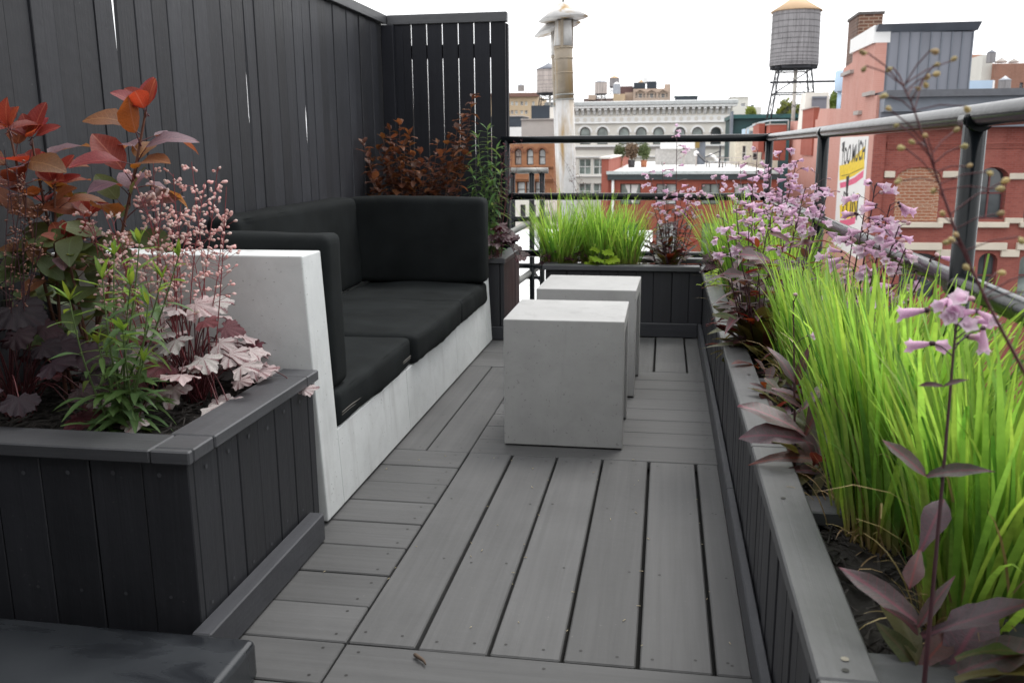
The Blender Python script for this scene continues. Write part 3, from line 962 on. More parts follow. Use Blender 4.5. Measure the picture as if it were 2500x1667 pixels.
class Facade:
    """wall with real openings: u runs along the wall, w is height; depth goes inwards"""
    def __init__(s, plane, pos, inv=1):
        s.plane, s.pos, s.inv, s.op = plane, pos, inv, []

    def P(s, u, w, d=0.0):
        return (u, s.pos + d, w) if s.plane == 'y' else (s.pos + d, u, w)

    def opening(s, u0, u1, w0, w1, arch=0.0):
        s.op.append((u0, u1, w0, w1, arch))

    def build(s, name, parent, mat, u0, u1, w0, w1, depth=.25, back=8.0):
        us = sorted({u0, u1, *[o[0] for o in s.op], *[o[1] for o in s.op]})
        ws = sorted({w0, w1, *[o[2] for o in s.op], *[o[3] for o in s.op]})
        mb = MB()
        for a, b in zip(us[:-1], us[1:]):
            for c, d in zip(ws[:-1], ws[1:]):
                mu, mw = (a + b) / 2, (c + d) / 2
                if any(o[0] < mu < o[1] and o[2] < mw < o[3] for o in s.op): continue
                mb.add([s.P(a, c), s.P(b, c), s.P(b, d), s.P(a, d)], [(0, 1, 2, 3)])
        for (a, b, c, d, r) in s.op:
            mb.add([s.P(a, c), s.P(b, c), s.P(b, c, depth), s.P(a, c, depth)], [(0, 1, 2, 3)])
            h = d - r
            mb.add([s.P(a, c), s.P(a, h), s.P(a, h, depth), s.P(a, c, depth)], [(0, 1, 2, 3)])
            mb.add([s.P(b, c), s.P(b, h), s.P(b, h, depth), s.P(b, c, depth)], [(0, 1, 2, 3)])
            n = 8 if r > 0 else 1
            pts = []
            for i in range(n + 1):
                t = i / n
                if r > 0:
                    x = -math.cos(math.pi * t)
                    pts.append((a + (b - a) * (x + 1) / 2, h + r * math.sin(math.pi * t)))
                else:
                    pts.append((a + (b - a) * t, d))
            for (p, q) in zip(pts[:-1], pts[1:]):
                mb.add([s.P(*p), s.P(*q), s.P(*q, depth), s.P(*p, depth)], [(0, 1, 2, 3)])
                if r > 0:
                    mb.add([s.P(*p), s.P(*q), s.P(q[0], d), s.P(p[0], d)], [(0, 1, 2, 3)])
        e = back
        for (a, b) in ((u0, u0), (u1, u1)):
            mb.add([s.P(a, w0), s.P(a, w1), s.P(a, w1, e), s.P(a, w0, e)], [(0, 1, 2, 3)])
        mb.add([s.P(u0, w1), s.P(u1, w1), s.P(u1, w1, e), s.P(u0, w1, e)], [(0, 1, 2, 3)])
        return mb.obj(name, mat, parent, fix=False)

    def window(s, parent, u0, u1, w0, w1, arch, frame, pane, mull_v=0, mull_h=1, depth=.25, fw=.06):
        f = MB()
        dd = depth - .06
        bars = [(u0, u0 + fw, w0, w1 - arch), (u1 - fw, u1, w0, w1 - arch), (u0 + fw, u1 - fw, w0, w0 + fw)]
        if not arch: bars.append((u0 + fw, u1 - fw, w1 - fw, w1))
        for k in range(mull_h):
            h = w0 + (w1 - w0) * (k + 1) / (mull_h + 1); bars.append((u0 + fw, u1 - fw, h - fw / 2, h + fw / 2))
        for k in range(mull_v):
            h = u0 + (u1 - u0) * (k + 1) / (mull_v + 1); bars.append((h - fw / 2, h + fw / 2, w0 + fw, w1 - arch * .3))
        for (a, b, c, d) in bars:
            p0, p1 = s.P(a, c, dd), s.P(b, d, dd + .05)
            f.box(min(p0[0], p1[0]), max(p0[0], p1[0]), min(p0[1], p1[1]), max(p0[1], p1[1]), c, d)
        if arch:
            n = 8; h = w1 - arch
            for i in range(n):
                t0, t1 = math.pi * i / n, math.pi * (i + 1) / n
                uc, hw = (u0 + u1) / 2, (u1 - u0) / 2
                q = [(uc - hw * math.cos(t) * k, h + arch * math.sin(t) * k) for (t, k) in ((t0, 1), (t1, 1), (t1, 1 - fw / hw), (t0, 1 - fw / hw))]
                f.add([s.P(*p, dd) for p in q], [(0, 1, 2, 3)])
        o = f.obj('window', frame, parent)
        g = MB(); n = 10
        if arch:
            h = w1 - arch
            pts = [(u0, w0), (u1, w0), (u1, h)] + [((u0 + u1) / 2 + (u1 - u0) / 2 * math.cos(math.pi * i / n), h + arch * math.sin(math.pi * i / n)) for i in range(1, n)] + [(u0, h)]
        else:
            pts = [(u0, w0), (u1, w0), (u1, w1), (u0, w1)]
        g.add([s.P(*p, depth - .004) for p in pts], [tuple(range(len(pts)))])
        g.obj('pane', pane, o, fix=False)
        return o

def px_rect(x0, y0, x1, y1, Y):
    my, mx = (y0 + y1) / 2, (x0 + x1) / 2
    return at_y(x0, my, Y).x, at_y(x1, my, Y).x, at_y(mx, y1, Y).z, at_y(mx, y0, Y).z   # u0, u1, w0, w1

def block(name, parent, x0, y0, x1, y1, Y, depth, mat, down=None, c=.0):
    u0, u1, w0, w1 = px_rect(x0, y0, x1, y1, Y)
    if down is not None: w0 = down
    return MB().box(u0, u1, Y, Y + depth, w0, w1).obj(name, mat, parent)

def tank(label, x0, x1, ytop, ybot, Y, mat, roofmat, yapex, legs_to=None, hoops=9, flare=.02, group='rooftop water tanks', splay=.12, over=1.06, mat_hoop=m_black):
    a, b = at_y(x0, ybot, Y), at_y(x1, ybot, Y)
    R = (b.x - a.x) / 2; cx = (a.x + b.x) / 2
    zb, zt, za = a.z, at_y(x0, ytop, Y).z, at_y(x0, yapex, Y).z
    base = zb if legs_to is None else at_y(x0, legs_to, Y).z
    t = thing('water_tank', label, 'water tank', (cx, Y + R, base), group)
    H = zt - zb
    off = zb - base
    n = 28
    st = MB()
    for k in range(n):                            # upright staves
        a0, a1 = 2 * math.pi * k / n, 2 * math.pi * (k + .96) / n
        rb, rt = R * (1 + flare), R
        V = []
        for (rr, z) in ((rb, off), (rt, off + H)):
            for a_ in (a0, a1):
                V.append((rr * math.cos(a_), rr * math.sin(a_), z)); 
            for a_ in (a0, a1):
                V.append((rr * .97 * math.cos(a_), rr * .97 * math.sin(a_), z))
        st.add(V, [(0, 1, 5, 4), (2, 6, 7, 3), (0, 4, 6, 2), (1, 3, 7, 5)])
    st.lathe([(R * .97, off + .01), (R * .97, off + H)], n)
    st.obj('staves', mat, t)
    if hoops:
        for k in range(hoops):
            f = (k / (hoops - 1)) ** 1.5
            z = off + H * (.03 + .90 * f)
            rr = R * (1 + flare * (1 - (z - off) / H)) + .006
            hp = MB().lathe([(rr, z - R * .008), (rr + R * .012, z), (rr, z + R * .008)], n)
            hp.obj('hoop', mat_hoop, t)
    rf = MB().lathe([(R * over, off + H + .001), (R * over * 1.01, off + H + .03 * R), (R * .5, off + H + (za - zt) * .52), (.02, off + za - zb)], n)
    rf.obj('roof', roofmat, t)
    if legs_to is not None:
        bs = MB()
        for k in range(7):                        # timber grillage under the drum
            y = R * (-.8 + 1.6 * k / 6)
            w = math.sqrt(max(.05, 1 - (y / R) ** 2)) * R
            bs.box(-w, w, y - R * .05, y + R * .05, off - R * .14, off - .002)
        bs.obj('grillage', m_black, t)
        legs = [(sx, sy) for sx in (-1, 1) for sy in (-1, 1)]
        for (sx, sy) in legs:
            top = Vector((sx * R * .66, sy * R * .66, off - R * .14)); bot = Vector((sx * R * (.66 + splay), sy * R * (.66 + splay), 0))
            MB().tube([bot, top], R * .035, 6).obj('leg', m_black, t)
        for zf in (.97, .55):
            z = (off - R * .14) * zf
            br = MB()
            for (p, q) in (((-1, -1), (1, -1)), ((1, -1), (1, 1)), ((1, 1), (-1, 1)), ((-1, 1), (-1, -1))):
                k_ = R * (.66 + splay * (1 - zf))
                br.tube([(p[0] * k_, p[1] * k_, z), (q[0] * k_, q[1] * k_, z)], R * .03, 5)
            br.obj('girt', m_black, t)
        br = MB()
        for (p, q) in (((-1, -1), (1, -1)), ((1, -1), (1, 1)), ((1, 1), (-1, 1)), ((-1, 1), (-1, -1))):
            for (za_, zb_) in ((.97, .55), (.55, .0)):
                ka, kb = R * (.66 + splay * (1 - za_)), R * (.66 + splay * (1 - zb_))
                hh = off - R * .14
                br.tube([(p[0] * ka, p[1] * ka, hh * za_), (q[0] * kb, q[1] * kb, hh * zb_)], R * .014, 5)
                br.tube([(q[0] * ka, q[1] * ka, hh * za_), (p[0] * kb, p[1] * kb, hh * zb_)], R * .014, 5)
        br.obj('bracing', m_black, t)
        MB().tube([(R * .1, 0, 0), (R * .1, 0, off)], R * .085, 10).obj('riser_pipe', m_cream, t)
    return t

# --- white building with the bracketed cornice
YB = 100.0
b1 = thing('corniced_building', 'pale stone building with bracketed cornice and row of arched windows', 'building', (0, 0, GROUND))
def rel(b):
    for c in b.children: c.location = Vector(c.location) - Vector(b.location)
F = Facade('y', YB)
def rect_of(x0, y0, x1, y1): return px_rect(x0, y0, x1, y1, F.pos)
ops = []
for cx in (1386, 1428.5, 1470.9, 1523.6, 1565.4, 1607.8, 1660, 1702.5, 1747.8):
    u0, u1, w0, w1 = rect_of(cx - 13, 311, cx + 13, 353)
    F.opening(u0, u1, w0, w1, (u1 - u0) / 2); ops.append((u0, u1, w0, w1, (u1 - u0) / 2, 0))
for (xa, xb) in ((1413, 1443), (1448, 1479)):
    for (ya_, yb_) in ((388, 427), (448, 487)):
        u0, u1, w0, w1 = rect_of(xa, ya_, xb, yb_); F.opening(u0, u1, w0, w1); ops.append((u0, u1, w0, w1, 0, 1))
U0, U1, _, _ = rect_of(1345, 300, 1786, 300)
zt = at_y(1600, 299, YB).z
F.build('wall', b1, m_cream, U0, U1, GROUND, zt, .35, 14)
for i, (u0, u1, w0, w1, r, k) in enumerate(ops):
    F.window(b1, u0, u1, w0, w1, r, m_white if k else m_darkframe, m_green_glass if i != 8 else m_glass, 1 if k else 0, 1, .35, .09)
    if not k:                                     # moulded archivolt
        mb = MB(); uc, hw, h = (u0 + u1) / 2, (u1 - u0) / 2, w1 - r; n = 12
        for i2 in range(n):
            t0, t1 = math.pi * i2 / n, math.pi * (i2 + 1) / n
            V = []
            for t_ in (t0, t1):
                for (k1, d) in ((1.06, -.002), (1.06, -.12), (1.38, -.12), (1.38, -.002)):
                    V.append((uc - hw * k1 * math.cos(t_), YB + d, h + hw * k1 * math.sin(t_)))
            mb.add(V, [(1, 2, 6, 5), (0, 1, 5, 4), (2, 3, 7, 6)])
        mb.obj('archivolt', m_white, b1)
zq = lambda y: at_y(1600, y, YB).z
def band(name, y0, y1, proud, mat, u0=U0, u1=U1):
    return MB().box(u0 - proud * .4, u1 + proud * .4, YB - proud, YB + .4, zq(y1), zq(y0)).obj(name, mat, b1)
band('frieze', 284, 298.5, .18, m_white); band('moulding', 298.6, 300.5, .32, m_white)
band('bracket_course', 263.2, 283.9, .10, m_cream); band('corona', 256.8, 263.1, 1.15, m_white); band('gutter', 249, 256.7, 1.35, simple('cornice lead', (.50, .52, .52, 1), .5, rnd=0)); band('coping', 247, 248.9, 1.2, m_white)
band('string_course', 354, 358, .3, m_white); band('string_course', 358.1, 364, .12, m_greystone); band('string_course', 381, 384, .2, m_white); band('string_course', 429, 431, .22, m_white)
pitch = (13.4 / 2188.07) * (YB + 2)
k = 0
while U0 + .3 + k * pitch < U1 - .4:
    x = U0 + .3 + k * pitch
    bk = MB().prism([(YB - 1.0, zq(263.3)), (YB - 1.0, zq(268)), (YB - .55, zq(272)), (YB - .30, zq(279)), (YB - .101, zq(281)), (YB - .101, zq(263.3))], x, x + pitch * .5, 'x')
    bk.obj('bracket', m_white, b1); k += 1
k = 0
while U0 + .6 + k * pitch * 1.28 < U1 - .5:       # roundels on the frieze
    x = U0 + .6 + k * pitch * 1.28
    rd = MB().tube([(x, YB - .19, (zq(284) + zq(298)) / 2), (x, YB - .26, (zq(284) + zq(298)) / 2)], .22, 12)
    rd.obj('roundel', m_cream, b1); k += 1
rel(b1)

# --- red low building with the white roof
YR = 45.0
b2 = thing('flat_roofed_building', 'low red brick building with white coated roof in the middle distance', 'building', (0, 0, GROUND))
F = Facade('y', YR); ops = []
for (xa, xb) in ((1514, 1564), (1602, 1652), (1712, 1757), (1792, 1836)):
    u0, u1, w0, w1 = rect_of(xa, 449, xb, 500); F.opening(u0, u1, w0, w1); ops.append((u0, u1, w0, w1))
for (xa, xb) in ((1505, 1556), (1602, 1652), (1712, 1757)):
    u0, u1, w0, w1 = rect_of(xa, 545, xb, 618); F.opening(u0, u1, w0, w1); ops.append((u0, u1, w0, w1))
U0, U1, _, ZR = rect_of(1486, 424, 1900, 424)
F.build('wall', b2, m_red2, U0, U1, GROUND, ZR, .3, 34)
for i, r in enumerate(ops):
    o = F.window(b2, *r, 0, m_darkframe, m_green_glass if i % 2 == 0 else m_blind, 1, 1, .3, .05)
    if i == 0:                                    # a curtain tied back on both sides
        u0, u1, w0, w1 = r
        MB().add([(u0 + .2, YR + .28, w1), (u1 - .1, YR + .28, w1), ((u0 + u1) / 2 + .12, YR + .28, w0)], [(0, 1, 2)]).obj('curtain', m_white, o, fix=False)
MB().box(U0 - .05, U1, YR - .22, YR + .02, ZR - .30, ZR - .02).obj('fascia', simple('dark fascia', (.03, .045, .05, 1), .5, rnd=0), b2)
MB().box(U0 - .1, U1, YR - .30, YR + .10, ZR - .018, ZR + .13).obj('gutter', simple('pale gutter', (.52, .58, .58, 1), .45, rnd=0), b2)
MB().box(U0, U1, YR + .11, YR + 34, ZR - .05, ZR + .03).obj('roof', m_roofw, b2)
pu = at_y(1489, 420, YR).x
def atp(px, py): return at_y(px, py, YR)
pw = MB().box(U0 - .36, U0 - .002, YR - .12, YR + 26, GROUND, at_y(1489, 388, YR).z)
pw.obj('party_wall', m_red2x, b2)
MB().box(U0 - .45, U0 + .08, YR - .2, YR + 26.1, at_y(1489, 388, YR).z + .002, at_y(1489, 386, YR).z + .05).obj('coping', m_cream, b2)
MB().tube([(at_y(1497, 430, YR).x, YR - .1, ZR - .3), (at_y(1497, 430, YR).x, YR - .1, GROUND)], .07, 8).obj('downpipe', m_white, b2)
rel(b2)

# rooftop things on it
def roof_shrub(px0, px1, pyb, pyt, Y, label, seed, pot_mat, leafmat):
    r = random.Random(seed)
    a, b = at_y(px0, pyb, Y), at_y(px1, pyb, Y)
    cx, zb, H = (a.x + b.x) / 2, ZR + .03, at_y(px0, pyt, Y).z - (ZR + .03)
    w = (b.x - a.x) / 2
    t = thing('potted_shrub', label, 'shrub', (cx, Y, zb), 'shrubs in tubs on the white roof')
    MB().lathe([(w * .42, 0), (w * .5, H * .28), (w * .46, H * .28), (w * .44, H * .25)], 12).obj('tub', pot_mat, t)
    MB().tube([(0, 0, H * .24), (w * .05, 0, H * .6)], .03, 6).obj('stem', m_chim, t)
    mb = MB()
    for i in range(1500):
        d = Vector((r.gauss(0, .5), r.gauss(0, .5), r.gauss(0, .42)))
        if d.length > 1.05: continue
        p = Vector((d.x * w, d.y * w, H * .64 + d.z * H * .36))
        s_ = w * r.uniform(.08, .16); e = Euler((r.uniform(0, 6), r.uniform(0, 6), r.uniform(0, 6))).to_matrix()
        mb.add([p + e @ Vector(q) * s_ for q in ((-.5, -1, 0), (.5, -.6, .1), (.4, 1, 0), (-.6, .5, -.1))], [(0, 1, 2, 3)])
    o = mb.obj('foliage', leafmat, t, fix=False); o['kind'] = 'stuff'
    return t
m_roofleaf = leaf_mat('roof shrub green', (.12, .17, .07, 1), (.11, .15, .06, 1), .25, bumpy=0)
m_roofleaf2 = leaf_mat('roof shrub brown', (.15, .105, .07, 1), (.17, .12, .085, 1), .25, bumpy=0)
m_terra = simple('terracotta', (.42, .17, .09, 1), .8, rnd=0); m_tub = simple('dark tub', (.06, .06, .065, 1), .6, rnd=0)
roof_shrub(1498, 1528, 393, 350, 58, 'leftmost green shrub in a tub on the white roof', 1, m_terra, m_roofleaf)
roof_shrub(1524, 1560, 393, 345, 58, 'bushy brown and green shrub in a dark tub on the white roof', 2, m_tub, m_roofleaf2)
roof_shrub(1556, 1588, 393, 347, 58, 'rightmost of three shrubs in tubs on the white roof', 3, m_terra, m_roofleaf)
rh = thing('roof_house', 'low white rooftop shed with flat canopy on the red building', 'shed', (at_y(1650, 390, 66).x, 66, ZR))
block('wall', rh, 1600, 364, 1702, 394, 66, 3, simple('roof house grey', (.50, .49, .47, 1), .7, rnd=0), ZR + .032)
block('canopy', rh, 1612, 344, 1702, 363.6, 65.4, 4, m_white)
block('eaves', rh, 1600, 337, 1722, 343.8, 65.2, 4.4, simple('eaves grey', (.46, .48, .49, 1), .6, rnd=0))
block('side_room', rh, 1703, 344, 1722, 394, 66.2, 3, m_slate, ZR + .032)
block('wall_panel', rh, 1697, 344, 1708, 362, 65.3, .2, simple('brass panel', (.22, .15, .04, 1), .5, rnd=0))
rel(rh)
for (px, py, m_, lb) in ((1669, 376, m_greystone, 'grey round vent bubble in front of the rooftop shed'), (1700, 376, m_white, 'white round vent bubble in front of the rooftop shed')):
    p = at_y(px, py, 60); t = thing('round_vent', lb, 'vent', (p.x, 60, ZR + .03), 'round rooftop vents')
    h = p.z - ZR
    MB().tube([(0, 0, 0), (0, 0, h - .1)], .05, 8).obj('stem', m_greystone, t)
    MB().lathe([(.02, h - .17), (.14, h - .14), (.18, h), (.14, h + .12), (.02, h + .17)], 14).obj('bulb', m_, t)
p = at_y(1757, 395, 56); tm = thing('roof_mast', 'black upright mast beside loungers on the white roof', 'mast', (p.x, 56, ZR + .03))
MB().tube([(0, 0, 0), (0, 0, at_y(1757, 357, 56).z - ZR)], .05, 8).obj('pole', m_black, tm)
MB().tube([(-.25, 0, .002), (.25, 0, .002)], .03, 6).obj('foot', m_black, tm); MB().tube([(0, 0, 1.0), (-.9, .2, .62)], .03, 6).obj('arm', m_black, tm)
for i, (px, lb) in enumerate(((1738, 'left dark deck lounger on the white roof'), (1770, 'right pale deck lounger on the white roof'))):
    p = at_y(px, 390, 57)
    t = thing('deck_lounger', lb, 'lounger', (p.x, 57, ZR + .03), 'loungers on the white roof', rad(70))
    MB().box(-.3, .3, -.9, .3, .28, .34).obj('seat', m_black if i == 0 else m_greystone, t)
    MB().prism([(.3, .34), (.9, .86), (.94, .82), (.34, .28)], -.3, .3, 'x').obj('backrest', m_black if i == 0 else m_white, t)
    for (x, y) in ((-.26, -.8), (.26, -.8), (-.26, .25), (.26, .25)): MB().tube([(x, y, 0), (x, y, .28)], .025, 6).obj('leg', m_black, t)
t = thing('patio_rail', 'thin black wire railing on the right of the white roof', 'railing', (at_y(1790, 400, 54).x, 54, ZR + .03))
for i in range(13):
    MB().tube([(-1.6 + i * .25, 0, 0), (-1.6 + i * .25, 0, .62)], .012, 5).obj('baluster', m_greystone, t)
for z in (.62, .3): MB().tube([(-1.6, 0, z), (1.4, 0, z)], .018, 5).obj('bar', m_greystone, t)
t = thing('cream_house', 'small cream rendered house at the right end of the white roof', 'building', (at_y(1830, 400, 64).x, 64, GROUND))
F = Facade('y', 64.0); u0, u1, w0, w1 = rect_of(1795, 330, 1900, 420); ops = []
for (xa, xb) in ((1812, 1822), (1838, 1850), (1858, 1866)):
    q = rect_of(xa, 356, xb, 392); F.opening(*q); ops.append(q)
F.build('wall', t, simple('cream render', (.60, .55, .44, 1), .8, rnd=0), u0, u1, GROUND, w1, .25, 6)
for q in ops: F.window(t, *q, 0, m_white, m_glass, 0, 1, .25, .04)
rel(t)

# --- orange brownstone on the left
YO = 72.0
b3 = thing('brownstone', 'orange brownstone building with narrow arched windows behind the silver flue', 'building', (0, 0, GROUND))
F = Facade('y', YO); ops = []
for cx in (1236, 1264.8, 1293.9, 1323.6):
    u0, u1, w0, w1 = rect_of(cx - 8.2, 364, cx + 8.2, 403); F.opening(u0, u1, w0, w1, (u1 - u0) / 2); ops.append((u0, u1, w0, w1, (u1 - u0) / 2))
for (xa, xb) in ((1225, 1246), (1262, 1282), (1284, 1304), (1306, 1324)):
    u0, u1, w0, w1 = rect_of(xa, 444, xb, 482); F.opening(u0, u1, w0, w1); ops.append((u0, u1, w0, w1, 0))
U0, U1, _, Z1 = rect_of(1200, 333, 1352, 333)
F.build('wall', b3, m_orange, U0, U1, GROUND, Z1, .4, 10)
for i, r in enumerate(ops): F.window(b3, *r, m_darkframe, m_blind if i not in (0, 1) else m_greystone, 0, 1, .3, .07)
for (u0, u1, w0, w1, r) in ops[:4]:
    mb = MB(); uc, hw, h = (u0 + u1) / 2, (u1 - u0) / 2, w1 - r
    for i2 in range(10):
        t0, t1 = math.pi * i2 / 10, math.pi * (i2 + 1) / 10; V = []
        for t_ in (t0, t1):
            for (k1, d) in ((1.25, -.002), (1.25, -.14), (1.75, -.14), (1.75, -.002)): V.append((uc - hw * k1 * math.cos(t_), YO + d, h + hw * k1 * math.sin(t_)))
        mb.add(V, [(1, 2, 6, 5), (0, 1, 5, 4), (2, 3, 7, 6)])
    mb.obj('archivolt', simple('archivolt brown', (.25, .105, .055, 1), .8, rnd=0), b3)
zo = lambda y: at_y(1300, y, YO).z
for (ya_, yb_, pr) in ((405, 408, .3), (408.1, 411, .18), (433, 438, .35), (438.1, 443, .2)):
    MB().box(U0, U1, YO - pr, YO + .01, zo(yb_), zo(ya_)).obj('string_course', m_orange, b3)
rel(b3)
t = thing('pale_building', 'small pale building low behind the black ladder head', 'building', (at_y(1280, 560, 34).x, 34, GROUND))
F = Facade('y', 34.0); u0, u1, w0, w1 = rect_of(1215, 489, 1330, 570); ops = []
for (xa, xb) in ((1232, 1244), (1270, 1283), (1296, 1308)):
    q = rect_of(xa, 500, xb, 530); F.opening(*q); ops.append(q)
F.build('wall', t, m_cream, u0, u1, GROUND, w1, .2, 5)
for q in ops: F.window(t, *q, 0, m_darkframe, m_glass, 0, 1, .2, .03)
MB().box(u0, u1, 33.7, 33.998, at_y(1280, 575, 34).z, at_y(1280, 569, 34).z).obj('ledge', m_terra, t)
rel(t)
# the white roof just beyond the terrace
nr = thing('neighbouring_roof', 'flat white roof just beyond the far railing under the silver flue', 'roof', (-4, 12, -1.25))
MB().box(-12, .35, 4.05, 21.5, -1.45, -1.25).obj('slab', m_roofw, nr)
MB().box(-12, .35, 21.502, 21.8, -1.5, -1.10).obj('parapet', m_white, nr)
MB().box(-11.9, .25, 4.1, 21.4, GROUND, -1.452).obj('wall', m_greystone, nr)
rel(nr)

# --- far left: tan building, tank and roof clutter
t = thing('tan_building', 'tan brick building with paired windows on the far left skyline', 'building', (at_y(1270, 300, 150).x, 150, GROUND))
F = Facade('y', 150.0); u0, u1, w0, w1 = rect_of(1190, 236, 1312, 300); ops = []
for cx in (1233, 1250, 1260.5, 1274, 1284.5, 1302):
    for (ya_, yb_) in ((248, 258), (270, 279)):
        q = rect_of(cx - 3.4, ya_, cx + 3.4, yb_); F.opening(*q); ops.append(q)
F.build('wall', t, m_tan, u0, u1, GROUND, w1, .3, 12)
for i, q in enumerate(ops): F.window(t, *q, 0, m_white, m_blind if i % 3 else m_slate, 0, 1, .3, .07)
MB().box(u0 - .4, u1 + .3, 149.2, 151, w1 - .1, w1 + .5).obj('cornice', simple('cornice brown', (.20, .11, .085, 1), .7, rnd=0), t)
MB().box(u0 + 1, u1 - 2, 151.5, 156, w1, at_y(1270, 227, 151.5).z).obj('roof_block', simple('roof block brown', (.19, .13, .12, 1), .7, rnd=0), t)
rel(t)
t = thing('dark_roof_building', 'dark navy glazed roof storey under the tan building', 'building', (at_y(1255, 300, 110).x, 110, GROUND))
block('wall', t, 1190, 285, 1273, 306, 110, 6, m_blackblue, GROUND); block('ledge', t, 1190, 282.5, 1274, 284.9, 109.7, 6.5, m_greystone); block('white_vault', t, 1190, 311, 1275, 330, 105, 4, m_white, GROUND)
rel(t)
t = thing('grey_bulkhead', 'grey cement roof bulkhead left of the silver flue', 'bulkhead', (at_y(1310, 330, 88).x, 88, GROUND))
block('wall', t, 1273, 293, 1351, 340, 88, 6, m_greystone, GROUND); block('coping', t, 1271, 290, 1353, 292.9, 87.8, 6.4, m_greystone)
block('louvre_box', t, 1297, 258, 1342, 289.8, 90, 3, m_blackblue); block('pier', t, 1342.2, 262, 1353, 289.8, 90, 3, m_cream)
rel(t)
tank('pale timber water tank with grey cone roof left of the silver flue', 1307, 1365, 169, 226, 96, m_tankp, m_tankroofg, 152, 258, 7, .01)
tank('small grey water tank at the far left edge of the skyline', 1263, 1279, 209, 223, 160, m_tank, m_tanks, 204, None, 0)
tank('tiny brown water tank half hidden by the slatted fence', 1222, 1239, 212, 230, 152, m_brown, m_tankroofg, 207, None, 0)

# --- skyline over the cornice
t = thing('gabled_stone_building', 'brown stone building with three gabled bay windows on the centre skyline', 'building', (at_y(1590, 300, 140).x, 140, GROUND))
F = Facade('y', 140.0); u0, u1, w0, w1 = rect_of(1545, 217, 1636, 300); ops = []
for cx in (1563.3, 1591, 1618.8):
    for (dx, hw) in ((-9.6, 1.8), (0, 4.6), (9.2, 1.8)):
        q = rect_of(cx + dx - hw, 228.5, cx + dx + hw, 239.5); F.opening(*q); ops.append(q)
m_bstone = simple('brown stone', (.47, .37, .30, 1), .8, .12, .5, rnd=0)
F.build('wall', t, m_bstone, u0, u1, GROUND, w1, .4, 8)
for q in ops: F.window(t, *q, 0, m_cream, m_slate, 0, 1, .4, .08)
for cx in (1563.3, 1591, 1618.8):
    a = at_y(cx, 219, 140)
    w_ = (at_y(cx + 12, 219, 140).x - a.x)
    MB().prism([(a.x - w_, at_y(cx, 225, 140).z), (a.x, at_y(cx, 218.5, 140).z), (a.x + w_, at_y(cx, 225, 140).z), (a.x + w_ * .8, at_y(cx, 225.6, 140).z), (a.x, at_y(cx, 220.5, 140).z), (a.x - w_ * .8, at_y(cx, 225.6, 140).z)], 139.6, 139.995, 'y').obj('gable_hood', m_bstone, t)
block('parapet', t, 1622, 206, 1637, 216.8, 140.5, 5, m_bstone); block('dark_penthouse', t, 1579, 199, 1602.5, 216.8, 141, 5, m_blackblue); block('dark_penthouse', t, 1547, 202, 1574, 216.8, 141, 5, m_blackblue)
block('white_bulkhead', t, 1570, 190, 1580, 201.8, 143, 3, m_white)
block('brown_wing', t, 1514, 211, 1544.7, 226, 142, 8, simple('brown wing', (.115, .065, .065, 1), .7, rnd=0), GROUND); block('stone_wing', t, 1525.5, 226.3, 1544.7, 260, 141.5, 8, m_bstone, GROUND)
block('tan_wing', t, 1497, 230, 1525, 260, 139, 6, m_tan, GROUND); block('low_wing', t, 1425, 241, 1497, 260, 144, 6, simple('low wing', (.17, .12, .11, 1), .7, rnd=0), GROUND)
block('stair_head', t, 1436, 232, 1453, 244, 142, 3, m_bstone)
rel(t)
tank('pale grey water tank on legs above the stone cornice', 1451, 1481, 201, 229, 136, m_tankp, m_tanks, 193.5, 246, 0)
tank('tall grey tank with tan roof behind the silver tank on the skyline', 1487, 1511, 191.5, 212, 150, m_tank, m_tankroof, 184.5, 232, 0)
tank('slim silver tank in front of the tall grey tank on the skyline', 1495.5, 1514, 206, 229, 134, m_tanks, m_white, 200, None, 0)
tank('low round tank with tan cone roof beside the dark penthouse', 1556, 1574, 203, 214, 147, m_tank, m_tankroof, 194, None, 0)
t = thing('dark_roof_box', 'long black box standing alone on the cornice skyline', 'roof box', (at_y(1675, 247, 112).x, 112, at_y(1675, 248, 112).z - 2))
block('box', t, 1648, 236, 1703, 249, 112, 3, m_blackblue); block('lid', t, 1646, 234.5, 1704, 235.9, 111.8, 3.4, m_teal)
rel(t)
t = thing('white_stair_house', 'white rendered stair houses right of the stone cornice', 'building', (at_y(1810, 280, 118).x, 118, GROUND))
F = Facade('y', 118.0); q0 = rect_of(1784, 238, 1826, 300); qw = rect_of(1809, 252.5, 1820, 261); F.opening(*qw)
m_offw = simple('off white render', (.66, .65, .60, 1), .8, .05, .5, rnd=0)
F.build('wall', t, m_offw, q0[0], q0[1], GROUND, q0[3], .2, 5); F.window(t, *qw, 0, m_white, m_zinc, 0, 1, .2, .06)
block('coping', t, 1782.5, 236.8, 1828, 237.9, 117.8, 5.4, m_white); block('low_room', t, 1826.3, 261.5, 1858, 300, 118.2, 5, m_offw, GROUND); block('vent', t, 1834, 256, 1841, 261.4, 119, 1, m_slate)
rel(t)
t = thing('green_building', 'dark green metal fronted building between cornice and water tower', 'building', (at_y(1850, 320, 84).x, 84, GROUND))
block('wall', t, 1788, 289, 1965, 330, 84, 10, m_teal, GROUND); block('cornice', t, 1786, 279, 1966, 288.9, 83.4, 10.5, simple('green cornice', (.018, .085, .085, 1), .5, rnd=0)); block('pier', t, 1785, 272, 1790, 330, 83.3, 2, m_slate, GROUND)
rel(t)

# --- big water tower
tw_ = tank('large weathered timber water tower with tan cone roof on steel legs', 1886, 2005, 24, 158, 62, m_tank, m_tankroof, -22, 300, 12, .035, 'rooftop water tanks', .30, 1.07)
cxw = tw_.location.x
MB().box(-1.6, 5.2, -1.2, -1.0, 2.55 * 1.0, 2.68).obj('catwalk_beam', m_black, tw_)

